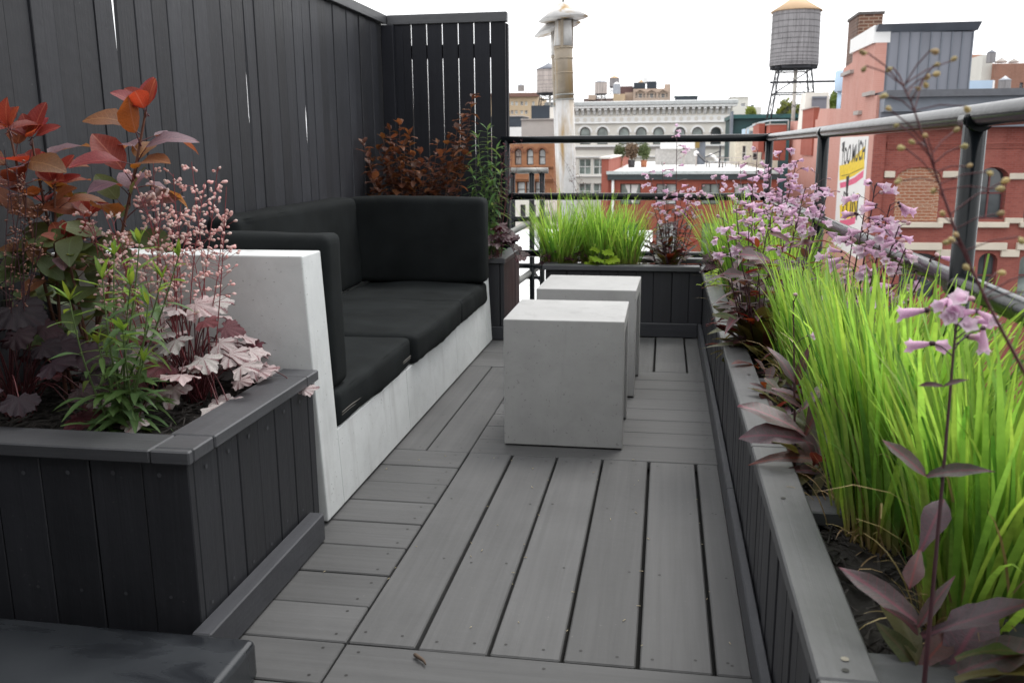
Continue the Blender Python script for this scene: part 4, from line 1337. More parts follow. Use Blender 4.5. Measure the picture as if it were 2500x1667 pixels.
# --- right-hand red building
YC = 34.0
XC = at_y(2132, 420, YC).x
b8 = thing('arched_window_building', 'red brick building with stone bands and a painted pink side wall', 'building', (XC, YC, GROUND))
F = Facade('y', YC); ops = []
q = rect_of(2382, 408, 2456, 536); F.opening(q[0], q[1], q[2], q[3], .38); ops.append((*q, .38, m_maroon, m_glass))
q2 = rect_of(2186, 408, 2292, 540)
q3 = rect_of(2505, 408, 2580, 536); F.opening(*q3, .38); ops.append((*q3, .38, m_maroon, m_glass))
for (xa, xb) in ((2385, 2432), (2486, 2560), (2195, 2290)):
    q = rect_of(xa, 618, xb, 730); F.opening(*q, .3); ops.append((*q, .3, m_maroon, m_green_glass if xa > 2400 else m_glass))
zc = lambda y: at_y(2300, y, YC).z
UE = 26.0
F.build('front_wall', b8, m_red, XC, UE, GROUND, zc(311), .35, .5)
for r in ops: F.window(b8, *r[:5], r[5], r[6], 1, 1, .33, .055)
# bricked-up arch, slightly sunk panel with its own lighter brick
u0, u1, w0, w1 = q2
mb = MB(); n = 10; h = w1 - .42
mb.add([(u0, YC - .012, w0), (u1, YC - .012, w0), (u1, YC - .012, h)] + [((u0 + u1) / 2 + (u1 - u0) / 2 * math.cos(math.pi * i / n), YC - .012, h + .42 * math.sin(math.pi * i / n)) for i in range(1, n)] + [(u0, YC - .012, h)], [tuple(range(n + 3))])
mb.obj('bricked_window', m_redpanel, b8, fix=False)
rc = 0                                            # the infill's courses laid as bricks where they can be told apart
bw, bh = .33, .115
mbk = MB().cbox(-bw * .47, bw * .47, -.012, .0, -bh * .42, bh * .42, .004); mesh_b = mbk.fix(mbk.mesh('brick', m_redpanel))
infill = [c for c in b8.children if c.name.startswith('bricked_window')][0]
zz = w0 + bh * .5; row = 0
while zz < w1 - .1:
    x = u0 + (bw * .5 if row % 2 == 0 else bw * .95)
    while x < u1 - bw * .4:
        uc = (u0 + u1) / 2
        lim = h + .42 * math.sqrt(max(0, 1 - ((abs(x - uc) + bw * .4) / ((u1 - u0) / 2)) ** 2)) if abs(x - uc) + bw * .4 < (u1 - u0) / 2 else w0
        if zz + bh * .5 < lim:
            link('brick', mesh_b, infill, (x, YC - .0125, zz), (0, 0, RND.uniform(-.01, .01)))
        x += bw
    zz += bh; row += 1
# arch hood and stone bands
for (u0, u1, w0, w1) in (q2, rect_of(2382, 408, 2456, 536), q3):
    mb = MB(); uc, hw, h = (u0 + u1) / 2, (u1 - u0) / 2, w1 - .40
    for i2 in range(12):
        t0, t1 = math.pi * i2 / 12, math.pi * (i2 + 1) / 12; V = []
        for t_ in (t0, t1):
            for (k1, k2, d) in ((1.02, .40, -.002), (1.02, .40, -.10), (1.02 + .14 / hw, .52, -.10), (1.02 + .14 / hw, .52, -.002)): V.append((uc - hw * k1 * math.cos(t_), YC + d, h + k2 * math.sin(t_)))
        mb.add(V, [(1, 2, 6, 5), (0, 1, 5, 4), (2, 3, 7, 6)])
    mb.obj('arch_hood', m_red, b8)
def stone(x0, y0, x1, y1, pr=.12, mat=m_stone):
    u0, u1, w0, w1 = rect_of(x0, y0, x1, y1)
    MB().cbox(u0, u1, YC - pr, YC + .02, w0, w1, .02).obj('stone_band', mat, b8)
for (x0, x1) in ((2158, 2184), (2300, 2346), (2462, 2520)): stone(x0, 418 if x0 < 2400 else 423, x1, 434 if x0 < 2400 else 438)
for (x0, x1) in ((2170, 2299), (2378, 2460), (2487, 2580)): stone(x0, 542, x1, 555, .2)
for (x0, x1) in ((2288, 2330), (2452, 2496)): stone(x0, 532, x1, 545, .14)
for (x0, x1) in ((2172, 2298), (2376, 2456), (2480, 2560)): stone(x0, 592, x1, 610, .16)
for (x0, x1) in ((2284, 2330), (2442, 2487)): stone(x0, 609, x1, 627, .12)
for (ya_, yb_, pr) in ((347, 352, .10), (353, 357, .07), (358, 362, .05)):
    u0, u1, w0, w1 = rect_of(2165, ya_, 2700, yb_); MB().box(u0, UE, YC - pr, YC + .01, w0, w1).obj('string_course', m_red, b8)
# corner pilaster
u0, u1, w0, w1 = rect_of(2132, 330, 2160, 400); MB().box(u0 - .02, u1, YC - .12, YC - .002, GROUND, w1).obj('pilaster', m_red, b8)
# slate cornice and the metal-clad penthouse above
for (ya_, yb_, pr, m_) in ((300, 310.9, .5, m_slate), (272, 299.9, .25, m_zinc), (238, 271.9, .7, m_slate), (221, 237.9, .95, simple('cornice lip', (.10, .105, .12, 1), .5, rnd=0))):
    u0, u1, w0, w1 = rect_of(2136, ya_, 2600, yb_); MB().box(XC + .05, UE, YC - pr, YC + 1.2, w0, w1).obj('cornice', m_, b8)
YP = at_x(2143, 88, XC).y + .05
for k in range(9):
    xa = 2142 + k * 25.3
    u0, u1, w0, w1 = px_rect(xa, 78, xa + 25.3, 224, YP)
    MB().cbox(u0, u1 - .012, YP, YP + .3, w0, w1, .01).obj('cladding_panel', m_zinc, b8)
    MB().box(u1 - .02, u1 + .02, YP - .05, YP + .28, w0, w1).obj('standing_seam', m_slate, b8)
u0, u1, w0, w1 = px_rect(2142, 60, 2370, 77.5, YP)
MB().prism([(YP - .02, w0), (YP - .45, w1), (YP + 4.6, w1), (YP + 4.6, w0)], u0 - .05, u1 + .25, 'x').obj('penthouse_cornice', m_slate, b8)
MB().box(u0 + .02, u1, YP + .31, YP + 4.5, px_rect(2142, 78, 2370, 224, YP)[2], w1 - .02).obj('penthouse_core', m_slate, b8)
# pink side wall, a stepped profile running back
def pz(px, py): p = at_x(px, py, XC); return (p.y, p.z)
p0, p1 = pz(2143, 88), pz(2086, 118)
prof = [(YC + .06, GROUND), (YC + .06, pz(2136, 235)[1]), (p0[0], pz(2136, 235)[1])]
prof += [(p0[0], p0[1]), p1, (p1[0], pz(2086, 152)[1]), pz(2062, 168), (pz(2062, 168)[0], pz(2062, 265)[1]), (pz(2004, 266)[0], pz(2004, 266)[1]), (pz(2000, 266)[0], pz(2000, 292)[1]), pz(1932, 297), (pz(1932, 297)[0], GROUND)]
MB().prism(prof, XC - .05, XC + .35, 'x').obj('side_wall', m_pink, b8)
c0, c1 = pz(2145, 62), pz(2085, 98)
MB().prism([c0, c1, (c1[0], c1[1] - .55), (c0[0], c0[1] - .62)], XC - .14, XC + .45, 'x').obj('side_coping', m_white, b8)
for (pa, pb, ya_) in ((2088, 2064, 170), (2140, 2118, 222), (2108, 2096, 270)):
    a, b = pz(pa, ya_), pz(pb, ya_ + 3)
    MB().box(XC - .2, XC - .051, a[0], b[0], min(a[1], b[1]) - .14, a[1]).obj('ledge', m_greystone, b8)
rel(b8)
# chimney stack behind the penthouse
YK = 44.0
t = thing('chimney_stack', 'brown brick chimney stack behind the grey metal penthouse', 'chimney', (at_y(2120, 60, YK).x, YK, 2))
u0, u1, w0, w1 = px_rect(2094, 36, 2150, 200, YK)
MB().box(u0, u1, YK, YK + .3, w0, w1).obj('front_face', m_chim, t)
MB().box(u0 - .02, u1 - .02, YK + .302, at_x(2073, 53, u0).y, w0 - 1, w1 - .002).obj('stack', m_chimx, t)
MB().box(u0 - .08, u1 + .06, YK - .06, at_x(2073, 53, u0).y + .06, w1 + .002, w1 + .12).obj('crown', simple('chimney crown', (.10, .09, .085, 1), .8, rnd=0), t)
rel(t)
# pale blue roof pipe and tank
p = at_y(2050, 220, 58)
t = thing('blue_roof_pipe', 'pale blue rooftop cylinder and pipe beside the pink wall', 'roof pipe', (p.x, 58, at_y(2050, 300, 58).z))
zb = t.location.z
MB().lathe([(.30, at_y(2050, 225, 58).z - zb), (.32, at_y(2050, 222, 58).z - zb), (.32, at_y(2050, 176, 58).z - zb), (.05, at_y(2050, 169, 58).z - zb)], 14).obj('cylinder', m_skyblue, t)
MB().tube([(0, 0, 0), (0, 0, at_y(2050, 225, 58).z - zb)], .13, 10).obj('pipe', m_skyblue, t); MB().tube([(0, 0, .6), (-.4, 0, .6), (-.4, 0, 0)], .07, 8).obj('elbow', m_skyblue, t)
# white stair head with louvre, red parapets
t = thing('stair_head', 'white rooftop stair head with grey shutter under the water tower', 'stair head', (at_y(1990, 300, 52).x, 52, at_y(1990, 330, 52).z))
u0, u1, w0, w1 = px_rect(1960, 226, 2026, 330, 52)
MB().prism([(u0, w0), (u0 + .12, w1), (u1 - .12, w1), (u1 + .1, w0)], 52, 54, 'y').obj('housing', m_cream, t)
a = px_rect(1981, 236, 2017, 280, 52); MB().box(a[0], a[1], 51.93, 51.998, a[2], a[3]).obj('shutter', m_zinc, t); MB().box(a[0], a[1], 51.86, 51.928, a[3] - .12, a[3]).obj('shutter_box', m_slate, t)
rel(t)
for (lb, x0, y0, x1, y1, Y) in (('tall red brick parapet pier in front of the white stair head', 1984, 263, 1998, 340, 48), ('red brick parapet behind the corner of the pipe railing', 1878, 305, 1919, 352, 56), ('narrow red brick pier left of the railing corner', 1852, 302, 1866, 332, 58)):
    t = thing('brick_parapet', lb, 'parapet', (at_y(x0, y1, Y).x, Y, at_y(x0, y1, Y).z), 'red roof parapets')
    block('brickwork', t, x0, y0, x1, y1 + 40, Y, 4, m_red2); block('coping', t, x0 - 1, y0 - 2.5, x1 + 1, y0 - .1, Y - .05, 4.1, m_greystone)
    rel(t)
t = thing('roof_terrace_railing', 'pale sloping metal railing on the roofs behind the corner post', 'railing', (at_y(1870, 310, 60).x, 60, at_y(1870, 330, 60).z))
pts = [at_y(1822, 316, 60), at_y(1850, 301, 60), at_y(1880, 295, 60), at_y(1925, 294, 60)]
MB().tube([p - Vector(t.location) for p in pts], .05, 6).obj('handrail', simple('pale rail', (.50, .58, .62, 1), .5, rnd=0), t)
for p in pts: MB().tube([p - Vector(t.location), Vector((p.x, p.y, t.location.z)) - Vector(t.location)], .04, 6).obj('baluster', m_greystone, t)
t = thing('blue_cabin', 'small pale blue roof cabin behind the corner of the railing', 'cabin', (at_y(1822, 330, 66).x, 66, GROUND))
block('wall', t, 1816, 315, 1828, 345, 66, 2, m_skyblue, GROUND); block('annex', t, 1828.2, 311, 1850, 345, 66.3, 2, m_offw, GROUND); block('porthole', t, 1832, 320, 1838, 330, 66.15, .1, m_slate)
rel(t)

# --- far right: brown block, tanks, pale blue panel
t = thing('far_brown_building', 'brown brick apartment block on the skyline at the right edge', 'building', (at_y(2450, 250, 112).x, 112, GROUND))
F = Facade('y', 112.0); u0, u1, w0, w1 = rect_of(2423, 153, 2720, 300); ops = []
for (xa, ya_) in ((2410, 172), (2489, 202), (2540, 172)):
    if xa < 2423: continue
    q = rect_of(xa, ya_, xa + 9, ya_ + 16); F.opening(*q); ops.append(q)
F.build('wall', t, m_brown, u0, u1, GROUND, w1, .3, 10)
for q in ops: F.window(t, *q, 0, m_slate, m_glass, 0, 1, .3, .08)
xa, xb = at_y(2399, 134, 128), at_y(2349, 150, 128)
MB().add([(u0, 112.01, GROUND), (u0, 112.01, w1), (at_y(2352, 150, 150).x, 150, at_y(2352, 150, 150).z), (at_y(2352, 150, 150).x, 150, GROUND)], [(0, 1, 2, 3)]).obj('side_wall', m_brownx, t, fix=False)
q = px_rect(2399, 134, 2424, 153.5, 113); MB().box(q[0], q[1], 113, 117, q[2] - 3, q[3]).obj('stair_block', m_offw, t)
q = px_rect(2355, 134, 2399, 160, 118); MB().box(q[0], q[1], 118, 124, GROUND, q[3]).obj('left_block', m_brownx, t)
rel(t)
tank('slim grey tank on the roof of the far brown block', 2411, 2433, 129, 153, 111, m_tank, m_tankroofg, 121, None, 0)
tank('small wooden tank low in front of the far brown block', 2441, 2471, 196, 221, 90, m_tank, m_tanks, 185, None, 0)
for (x0, x1, lb) in ((2434, 2464, 'left grey dome skylight on the far brown block'), (2466, 2492, 'right grey dome skylight on the far brown block')):
    a, b = at_y(x0, 153, 113), at_y(x1, 153, 113); R = (b.x - a.x) / 2
    t = thing('roof_dome', lb, 'dome', ((a.x + b.x) / 2, 113 + R, a.z), 'domes on the far block')
    MB().lathe([(R, 0), (R * .95, R * .25), (R * .4, R * .62), (.05, R * .8)], 14).obj('shell', m_greystone, t); MB().lathe([(R * .2, R * .6), (R * .2, R * .85)], 8).obj('finial', m_slate, t)
t = thing('blue_roof_panel', 'flat pale blue panel on the roof right of the metal penthouse', 'panel', (at_y(2390, 222, 60).x, 60, at_y(2390, 224, 60).z))
block('panel', t, 2347, 197, 2426, 222, 60, .3, m_skyblue); block('frame', t, 2424, 197, 2428, 222, 59.9, .5, m_white); block('rail', t, 2345, 222.2, 2500, 226, 60, .4, m_slate)
rel(t)

# --- painted advertisement on the pink wall
t = thing('painted_sign', 'white painted sign on the pink wall reading TOO MUCH FUN', 'sign', (XC - .06, at_x(2080, 450, XC).y, 0))
SX = XC - .056
tl, tr_, bl = at_x(2053, 336, SX), at_x(2122, 327, SX), at_x(2053, 590, SX)
y0_, y1_ = tr_.y, tl.y                            # near, far
zt_, zb_ = tl.z, bl.z - .3
MB().box(SX - .012, SX, y0_, y1_, zb_, zt_).obj('board', simple('sign white', (.80, .80, .78, 1), .6, .03, .5, rnd=0), t)
m_yel = simple('sign yellow', (.80, .58, .03, 1), .6, rnd=0, bump=0); m_pk = simple('sign pink', (.72, .13, .24, 1), .6, rnd=0, bump=0); m_ink = simple('sign ink', (.02, .02, .025, 1), .6, rnd=0, bump=0)
def sgn(name, pts, mat, d):                       # pts in pixels of the photograph on the wall's plane
    V = []
    for (x, y) in pts:
        p = at_x(x, y, SX); V.append((SX - .012 - d, p.y, p.z))
    return MB().add(V, [tuple(range(len(V)))]).obj(name, mat, t, fix=False)
def strip(name, top, bot, mat, d):
    mb = MB(); n = len(top)
    V = [at_x(x, y, SX) for (x, y) in top + bot]
    mb.add([(SX - .012 - d, p.y, p.z) for p in V], [(i, i + 1, n + i + 1, n + i) for i in range(n - 1)])
    return mb.obj(name, mat, t, fix=False)
strip('yellow_splash', [(2050, 405), (2070, 400), (2085, 385), (2112, 357)], [(2050, 441), (2070, 437), (2088, 428), (2111, 412)], m_yel, .002)
strip('pink_splash', [(2051, 447), (2068, 443), (2088, 433), (2110, 415)], [(2052, 460), (2068, 456), (2090, 447), (2108, 433)], m_pk, .002)
strip('ink_line', [(2055, 429), (2075, 425), (2109, 409)], [(2055, 430.5), (2075, 426.5), (2109, 410.5)], m_ink, .004)
strip('yellow_splash', [(2051, 502), (2070, 492), (2088, 475), (2097, 472)], [(2052, 534), (2070, 535), (2088, 528), (2094, 522)], m_yel, .002)
strip('pink_splash', [(2051, 538), (2070, 536), (2090, 528)], [(2052, 552), (2070, 552), (2088, 546)], m_pk, .002)
def lettering(txt, far_px, near_px, ytop_far, ybot_far, shear=.0):
    cu = bpy.data.curves.new('lettering', 'FONT'); cu.body = txt; cu.size = 1.0; cu.offset = .018
    ob = bpy.data.objects.new('lettering_tmp', cu); COL.objects.link(ob)
    bpy.context.view_layer.update()
    me = bpy.data.meshes.new_from_object(ob)
    bpy.data.objects.remove(ob); 
    xs_ = [v.co.x for v in me.vertices]; ys_ = [v.co.y for v in me.vertices]
    a0, a1, b0, b1_ = min(xs_), max(xs_), min(ys_), max(ys_)
    pa, pb = at_x(far_px, ytop_far, SX), at_x(near_px, ytop_far, SX)
    za, zb2 = at_x(far_px, ytop_far, SX).z, at_x(far_px, ybot_far, SX).z
    for v in me.vertices:
        f = (v.co.x - a0) / (a1 - a0); g = (v.co.y - b0) / (b1_ - b0)
        y = pa.y + (pb.y - pa.y) * f
        z = zb2 + (za - zb2) * g * (1 + .12 * math.sin(f * 19)) + shear * f
        v.co = Vector((SX - .017, y, z))
    me.materials.clear(); me.materials.append(m_ink)
    link('lettering', me, t)
lettering('TOO MUCH', 2057, 2114, 362, 406, .35)
lettering('FUN', 2061, 2098, 466, 526, .0)
strip('exclamation', [(2057, 350), (2064, 345)], [(2058, 372), (2061, 372)], m_ink, .004); strip('exclamation', [(2067, 432), (2075, 428)], [(2066, 480), (2069, 480)], m_ink, .004)
rel(t)

# --- distant trees behind the water tower
def far_tree(px0, px1, pyt, pyb, Y, label, seed):
    r = random.Random(seed)
    a, b = at_y(px0, pyb, Y), at_y(px1, pyb, Y)
    w, cx = (b.x - a.x) / 2, (a.x + b.x) / 2
    zt2, zb2 = at_y(px0, pyt, Y).z, at_y(px0, pyb, Y).z
    t = thing('tree', label, 'tree', (cx, Y, GROUND), 'trees behind the water tower')
    zb2 -= GROUND; zt2 -= GROUND
    MB().tube([(0, 0, 0), (.2, 0, zb2 * .6), (0, 0, zb2 + (zt2 - zb2) * .5)], [.4, .3, .1], 8).obj('trunk', m_chim, t)
    mb = MB()
    for i in range(1500):
        d = Vector((r.gauss(0, .46), r.gauss(0, .46), r.gauss(0, .42)))
        if d.length > 1.1: continue
        k = 1 + .35 * noise.noise(d * 2.4 + Vector((seed, 0, 0)))
        p = Vector((d.x * w * k, d.y * w * k, (zt2 + zb2 - (zt2 - zb2) * .6) / 2 + d.z * (zt2 - zb2) * .75 * k + .25 * (zt2 - zb2)))
        s_ = r.uniform(.18, .38); e = Euler((r.uniform(0, 6), r.uniform(0, 6), r.uniform(0, 6))).to_matrix()
        mb.add([p + e @ Vector(q) * s_ for q in ((-.5, -1, 0), (.5, -.6, .1), (.4, 1, 0), (-.6, .5, -.1))], [(0, 1, 2, 3)])
    o = mb.obj('crown', leaf_mat('far tree green %d' % seed, (.16, .22, .05, 1), (.2, .26, .07, 1), .3, bumpy=0), t, fix=False); o['kind'] = 'stuff'
far_tree(1898, 1952, 258, 300, 98, 'pale green tree behind the steel legs of the water tower', 1)
far_tree(2018, 2050, 238, 300, 98, 'green tree between white stair head and pale blue pipe', 2)
far_tree(1824, 1842, 268, 285, 112, 'small green tree top in front of the white stair houses', 3)

# --- unseen wall added behind the camera for its shade, standing for a stair building
rw = MB().box(-2.2, 2.2, -2.5, -2.2, -.2, 2.6)
o = rw.obj('terrace_wall', simple('stair building render', (.16, .155, .15, 1), .85, rnd=0)); tag(o, kind='structure')

# ------------------------------------------------------------------ silver flue beyond the railing
def rustmetal(name, col, amt):
    t = NT(name)
    v = t.coords('Object', (5, 5, .55), False); v2 = t.coords('Object', (1, 1, 1), False)
    n = t.noise(v, 1.5, 5, .6, .4); n2 = t.noise(v2, 14, 5, .65)
    r = t.math('MULTIPLY', t.ramp(n, .50, .66), amt)
    c = t.ramp(n2, .3, .7, scale_c(col, .85), scale_c(col, 1.12))
    c = t.mix(r, c, (.34, .22, .085, 1))
    c = t.mix(t.math('MULTIPLY', t.ramp(n2, .62, .72), amt * .6), c, (.20, .085, .035, 1))
    t.principled(c, t.math('ADD', .42, t.math('MULTIPLY', r, .4)), 0.0, .5, t.bump(n2, .15, .003))
    return t.m
m_flue = rustmetal('galvanised flue', (.56, .55, .54, 1), 1.0)
m_rust = rustmetal('rusty collar', (.30, .25, .19, 1), 1.0)
YF = 6.2
pb = at_y(1378, 470, YF); pt = at_y(1374, 60, YF)
def flue(label, pxb, pxt, pyt, r, Y, cap_r, seed, tilt, conic):
    b_, t_ = at_y(pxb, 470, Y), at_y(pxt, pyt, Y)
    lean = (t_.x - b_.x) / (t_.z - b_.z)
    z0 = -1.25
    base = Vector((b_.x + lean * (z0 - b_.z), Y, z0))
    T = thing('flue_pipe', label, 'flue', base, 'flue pipes on the white roof')
    H = t_.z - z0
    P = lambda z: (lean * z, 0, z)
    MB().tube([P(0), P(H * .3), P(H * .6), P(H * .80)], r, 24).obj('pipe', m_flue, T)
    MB().tube([P(H * .80), P(H * .89), P(H * .93)], [r * .98, r * .96, r * 1.0], 24).obj('upper_pipe', m_rust, T)
    for (f, k) in ((.80, 1.10), (.812, 1.07), (.865, 1.05), (.90, 1.06), (.925, 1.08)):
        MB().tube([P(H * f - .006), P(H * f), P(H * f + .006)], [r * 1.0, r * k, r * 1.0], 24).obj('band', m_rust if f > .83 else m_galv, T)
    cw = MB()
    hd = P(H * .93)
    MB().tube([hd, (hd[0], 0, H * .99)], [r * 1.02, r * .86], 24).obj('cowl', m_flue, T)
    for k in range(3):
        a = 2.1 * k + .5
        MB().box(-.012, .012, -.003, .003, 0, H * .075).obj('strap', m_rust, T, (hd[0] + r * 1.05 * math.cos(a), r * 1.05 * math.sin(a), H * .925), (0, 0, a + 1.57))
    cap = MB().lathe([(cap_r * .96, -.004), (cap_r, 0), (cap_r * .52, conic * .55), (.03, conic), (.012, conic + .012)], 28)
    co = cap.obj('rain_cap', m_flue, T, (hd[0], 0, H * .995), (0, tilt, 0))
    MB().tube([(0, 0, conic), (.03, 0, conic + .05)], .012, 6).obj('lifting_lug', m_galv, co)
    return T
flue('tall silver flue pipe with rust streaks and conical rain cap', 1385, 1373, 42, .079, YF, .21, 1, rad(-5), .125)
flue('thinner flue pipe with tilted cap just behind the tall silver flue', 1374, 1358, 68, .054, YF + .22, .21, 2, rad(-16), .12)
# ------------------------------------------------------------------ plants
UP = Vector((0, 0, 1))
def D(x, y): return x * 2500 / 2352, y * 2500 / 2352

def frame(dirv, up):
    y = Vector(dirv).normalized()
    x = y.cross(Vector(up))
    if x.length < 1e-4: x = y.orthogonal()
    x.normalize()
    z = x.cross(y)
    return Matrix((x, y, z)).transposed()

def put(name, mesh, parent, pos, dirv, up, s=1.0, sx=None):
    """leaf-like object: local +Y runs from base to tip, +Z is its upper side; pos in world"""
    o = bpy.data.objects.new(name, mesh)
    COL.objects.link(o)
    o.parent = parent
    R3 = frame(dirv, up)
    o.matrix_local = Matrix.Translation(Vector(pos) - Vector(parent.location)) @ R3.to_4x4() @ Matrix.Diagonal((sx or s, s, s, 1))
    return o

def leaf_mesh(name, mat, prof, L=1.0, fold=.25, droop=.35, wave=0.0, seed=0, twist=0.0, petiole=0.0, stemmat=None):
    """blade from a width profile [(t, halfwidth)] along +Y, five points across"""
    r = random.Random(seed)
    mb = MB(); mb.sm = True
    V = []
    n = len(prof)
    ph = r.uniform(0, 6)
    for i, (t, w) in enumerate(prof):
        y = t * L
        z0 = -droop * L * t * t
        tw = twist * t
        for k in (-1, -.5, 0, .5, 1):
            x = k * w * L
            z = z0 + abs(k) * w * L * fold + wave * L * math.sin(ph + t * 11 + k * 2.2) * abs(k)
            V.append((x * math.cos(tw), y * (1 - .12 * droop * t), z + x * math.sin(tw)))
    F = []
    for i in range(n - 1):
        for k in range(4):
            a = i * 5 + k
            F.append((a, a + 1, a + 6, a + 5))
    mb.add(V, F)
    mats = [mat]
    if petiole:
        mats.append(stemmat or mat); mb.cur = 1
        mb.tube([(0, -petiole * L, -petiole * L * .15), (0, -petiole * L * .5, -.02 * L), (0, .03 * L, .002)], [.018 * L, .013 * L, .010 * L], 4, False)
    return mb.mesh(name, mats)

LANCE = [(0, .02), (.12, .07), (.3, .115), (.5, .12), (.7, .09), (.87, .045), (1, .004)]
OVATE = [(0, .03), (.08, .15), (.25, .27), (.45, .33), (.65, .31), (.82, .21), (.93, .11), (1, .01)]
SPOON = [(0, .03), (.15, .05), (.35, .10), (.55, .15), (.72, .165), (.87, .11), (1, .008)]

def lobed_mesh(name, mat, stemmat, seed, lobes=7, ruffle=.10, cup=.12, petiole=0.9, depth=.30):
    """rounded, scalloped coral-bells leaf: petiole joins at the origin, blade spreads to +Y"""
    r = random.Random(seed)
    mb = MB(); mb.sm = True
    n = lobes * 8
    V = [(0, .05, 0)]
    rings = (.38, .72, 1.0)
    ph = r.uniform(0, 6)
    for q, f in enumerate(rings):
        for i in range(n + 1):
            a = -2.75 + 5.5 * i / n                      # leaves a notch at the petiole
            base = .5 * (.80 + .22 * math.cos(a * .5) ** 2)
            lob = 1 - depth * (abs(math.sin(a * lobes / 5.5 * math.pi / 2 + .3)) ** 3) * (f ** 2)
            teeth = 1 + (.06 * math.sin(a * 19 + ph) if f == 1.0 else 0)
            R_ = base * lob * teeth * f
            z = cup * R_ * R_ * -1.2 + ruffle * f * f * math.sin(a * 4.2 + ph) * .5 * R_ + ruffle * .5 * f ** 3 * math.sin(a * 11 + ph * 2) * R_
            V.append((R_ * math.sin(a), .08 + R_ * math.cos(a) + .12 * f, z))
    F = []
    for i in range(n): F.append((0, 1 + i, 2 + i))
    for q in range(2):
        b0, b1 = 1 + q * (n + 1), 1 + (q + 1) * (n + 1)
        for i in range(n): F.append((b0 + i, b1 + i, b1 + i + 1, b0 + i + 1))
    mb.add(V, [f[::-1] for f in F])
    return mb.mesh(name, [mat])

def arc(p0, p1, sag=.0, n=6, side=Vector((0, 0, 0))):
    p0, p1 = Vector(p0), Vector(p1)
    return [p0.lerp(p1, t / n) + (UP * sag + side) * math.sin(math.pi * t / n) for t in range(n + 1)]

# materials of the plants
m_grass = leaf_mat('lime grass', (.35, .53, .10, 1), (.39, .58, .12, 1), .50, .32, .020, rough=.38, spec=.45, bumpy=0, tint=(1.3, 1.35, .9, 1), island=True, base=(.36, .27, .13, 1))
m_grassd = leaf_mat('green grass', (.14, .29, .045, 1), (.18, .34, .06, 1), .45, .3, .02, rough=.42, spec=.4, bumpy=0, tint=(1.2, 1.35, .9, 1), island=True, base=(.30, .24, .11, 1))
m_straw = leaf_mat('dry straw', (.40, .29, .15, 1), (.42, .31, .17, 1), .2, .35, .02, bumpy=0, island=True)
m_pen_top = leaf_mat('penstemon leaf', (.105, .058, .080, 1), (.19, .026, .016, 1), .28, .35, .012, rough=.33, spec=.7, tip=(.075, .075, .045, 1), midrib=(.20, .045, .07, 1))
m_pen_red = leaf_mat('penstemon red leaf', (.10, .050, .055, 1), (.22, .035, .014, 1), .32, .3, .02, rough=.35, spec=.45, midrib=(.17, .03, .035, 1))
m_pen_grn = leaf_mat('penstemon green leaf', (.055, .10, .026, 1), (.10, .115, .030, 1), .32, .3, .03, rough=.35, spec=.45, tip=(.14, .08, .03, 1), midrib=(.13, .11, .045, 1))
m_stem_red = simple('dark red stem', (.085, .020, .024, 1), .5, rnd=.2, bump=0)
m_stem_pur = simple('purple stem', (.055, .020, .026, 1), .5, rnd=.2, bump=0)
m_stem_grn = simple('green stem', (.10, .15, .05, 1), .5, rnd=.2, bump=0)
m_stem_brn = simple('brown stem', (.14, .062, .042, 1), .6, rnd=.2, bump=0)
m_petal = leaf_mat('penstemon petal', (.88, .58, .78, 1), (.92, .76, .88, 1), .35, .12, .012, rough=.5, spec=.2, bumpy=0, tint=(1.1, 1.0, 1.1, 1))
m_budpk = leaf_mat('penstemon bud', (.72, .48, .54, 1), (.6, .4, .4, 1), .25, .15, .01, rough=.5, spec=.2, bumpy=0, tint=(1.1, 1, 1, 1))
m_budw = leaf_mat('coral bells bud', (.97, .86, .82, 1), (.97, .86, .82, 1), .35, .05, .01, rough=.5, spec=.2, bumpy=0, tint=(1.1, 1, 1, 1), island=True, tip=(.82, .40, .42, 1))
m_coral = simple('coral stalk', (.26, .055, .065, 1), .5, rnd=.1, bump=0)
m_budy = leaf_mat('yellow seed bud', (.66, .54, .30, 1), (.6, .5, .3, 1), .25, .25, .02, rough=.6, spec=.2, bumpy=0)
m_silver = leaf_mat('silver coral bells leaf', (.50, .465, .46, 1), (.22, .05, .06, 1), .12, .14, .008, rough=.5, spec=.3, tip=(.54, .40, .42, 1), bumpy=.5, tint=(1.2, .9, .9, 1), veins=(.20, .06, .075, 1))
m_plum = leaf_mat('plum coral bells leaf', (.040, .029, .038, 1), (.06, .009, .018, 1), .12, .45, .015, rough=.45, spec=.22, tip=(.028, .008, .014, 1), bumpy=.5, veins=(.025, .008, .014, 1))
m_plumred = leaf_mat('red coral bells leaf', (.17, .040, .048, 1), (.12, .02, .025, 1), .2, .3, .015, rough=.4, spec=.4, bumpy=.5, veins=(.07, .012, .015, 1))
m_burg = leaf_mat('burgundy coral bells leaf', (.055, .014, .024, 1), (.11, .012, .03, 1), .2, .35, .015, rough=.25, spec=.55, bumpy=.5, veins=(.025, .006, .012, 1))
m_lime = leaf_mat('lime coral bells leaf', (.30, .44, .035, 1), (.30, .42, .05, 1), .35, .12, .01, rough=.45, spec=.3, bumpy=.5, veins=(.18, .30, .03, 1))
m_phlox = leaf_mat('phlox leaf', (.13, .26, .075, 1), (.22, .35, .14, 1), .38, .28, .02, rough=.42, spec=.4, tip=(.12, .17, .09, 1), midrib=(.14, .22, .08, 1))
m_phloxt = leaf_mat('young phlox leaf', (.19, .31, .040, 1), (.24, .36, .06, 1), .4, .2, .02, rough=.42, spec=.35)
m_smk_red = leaf_mat('young smoke bush leaf', (.28, .045, .038, 1), (.44, .085, .03, 1), .38, .25, .015, rough=.42, spec=.4, midrib=(.42, .14, .10, 1))
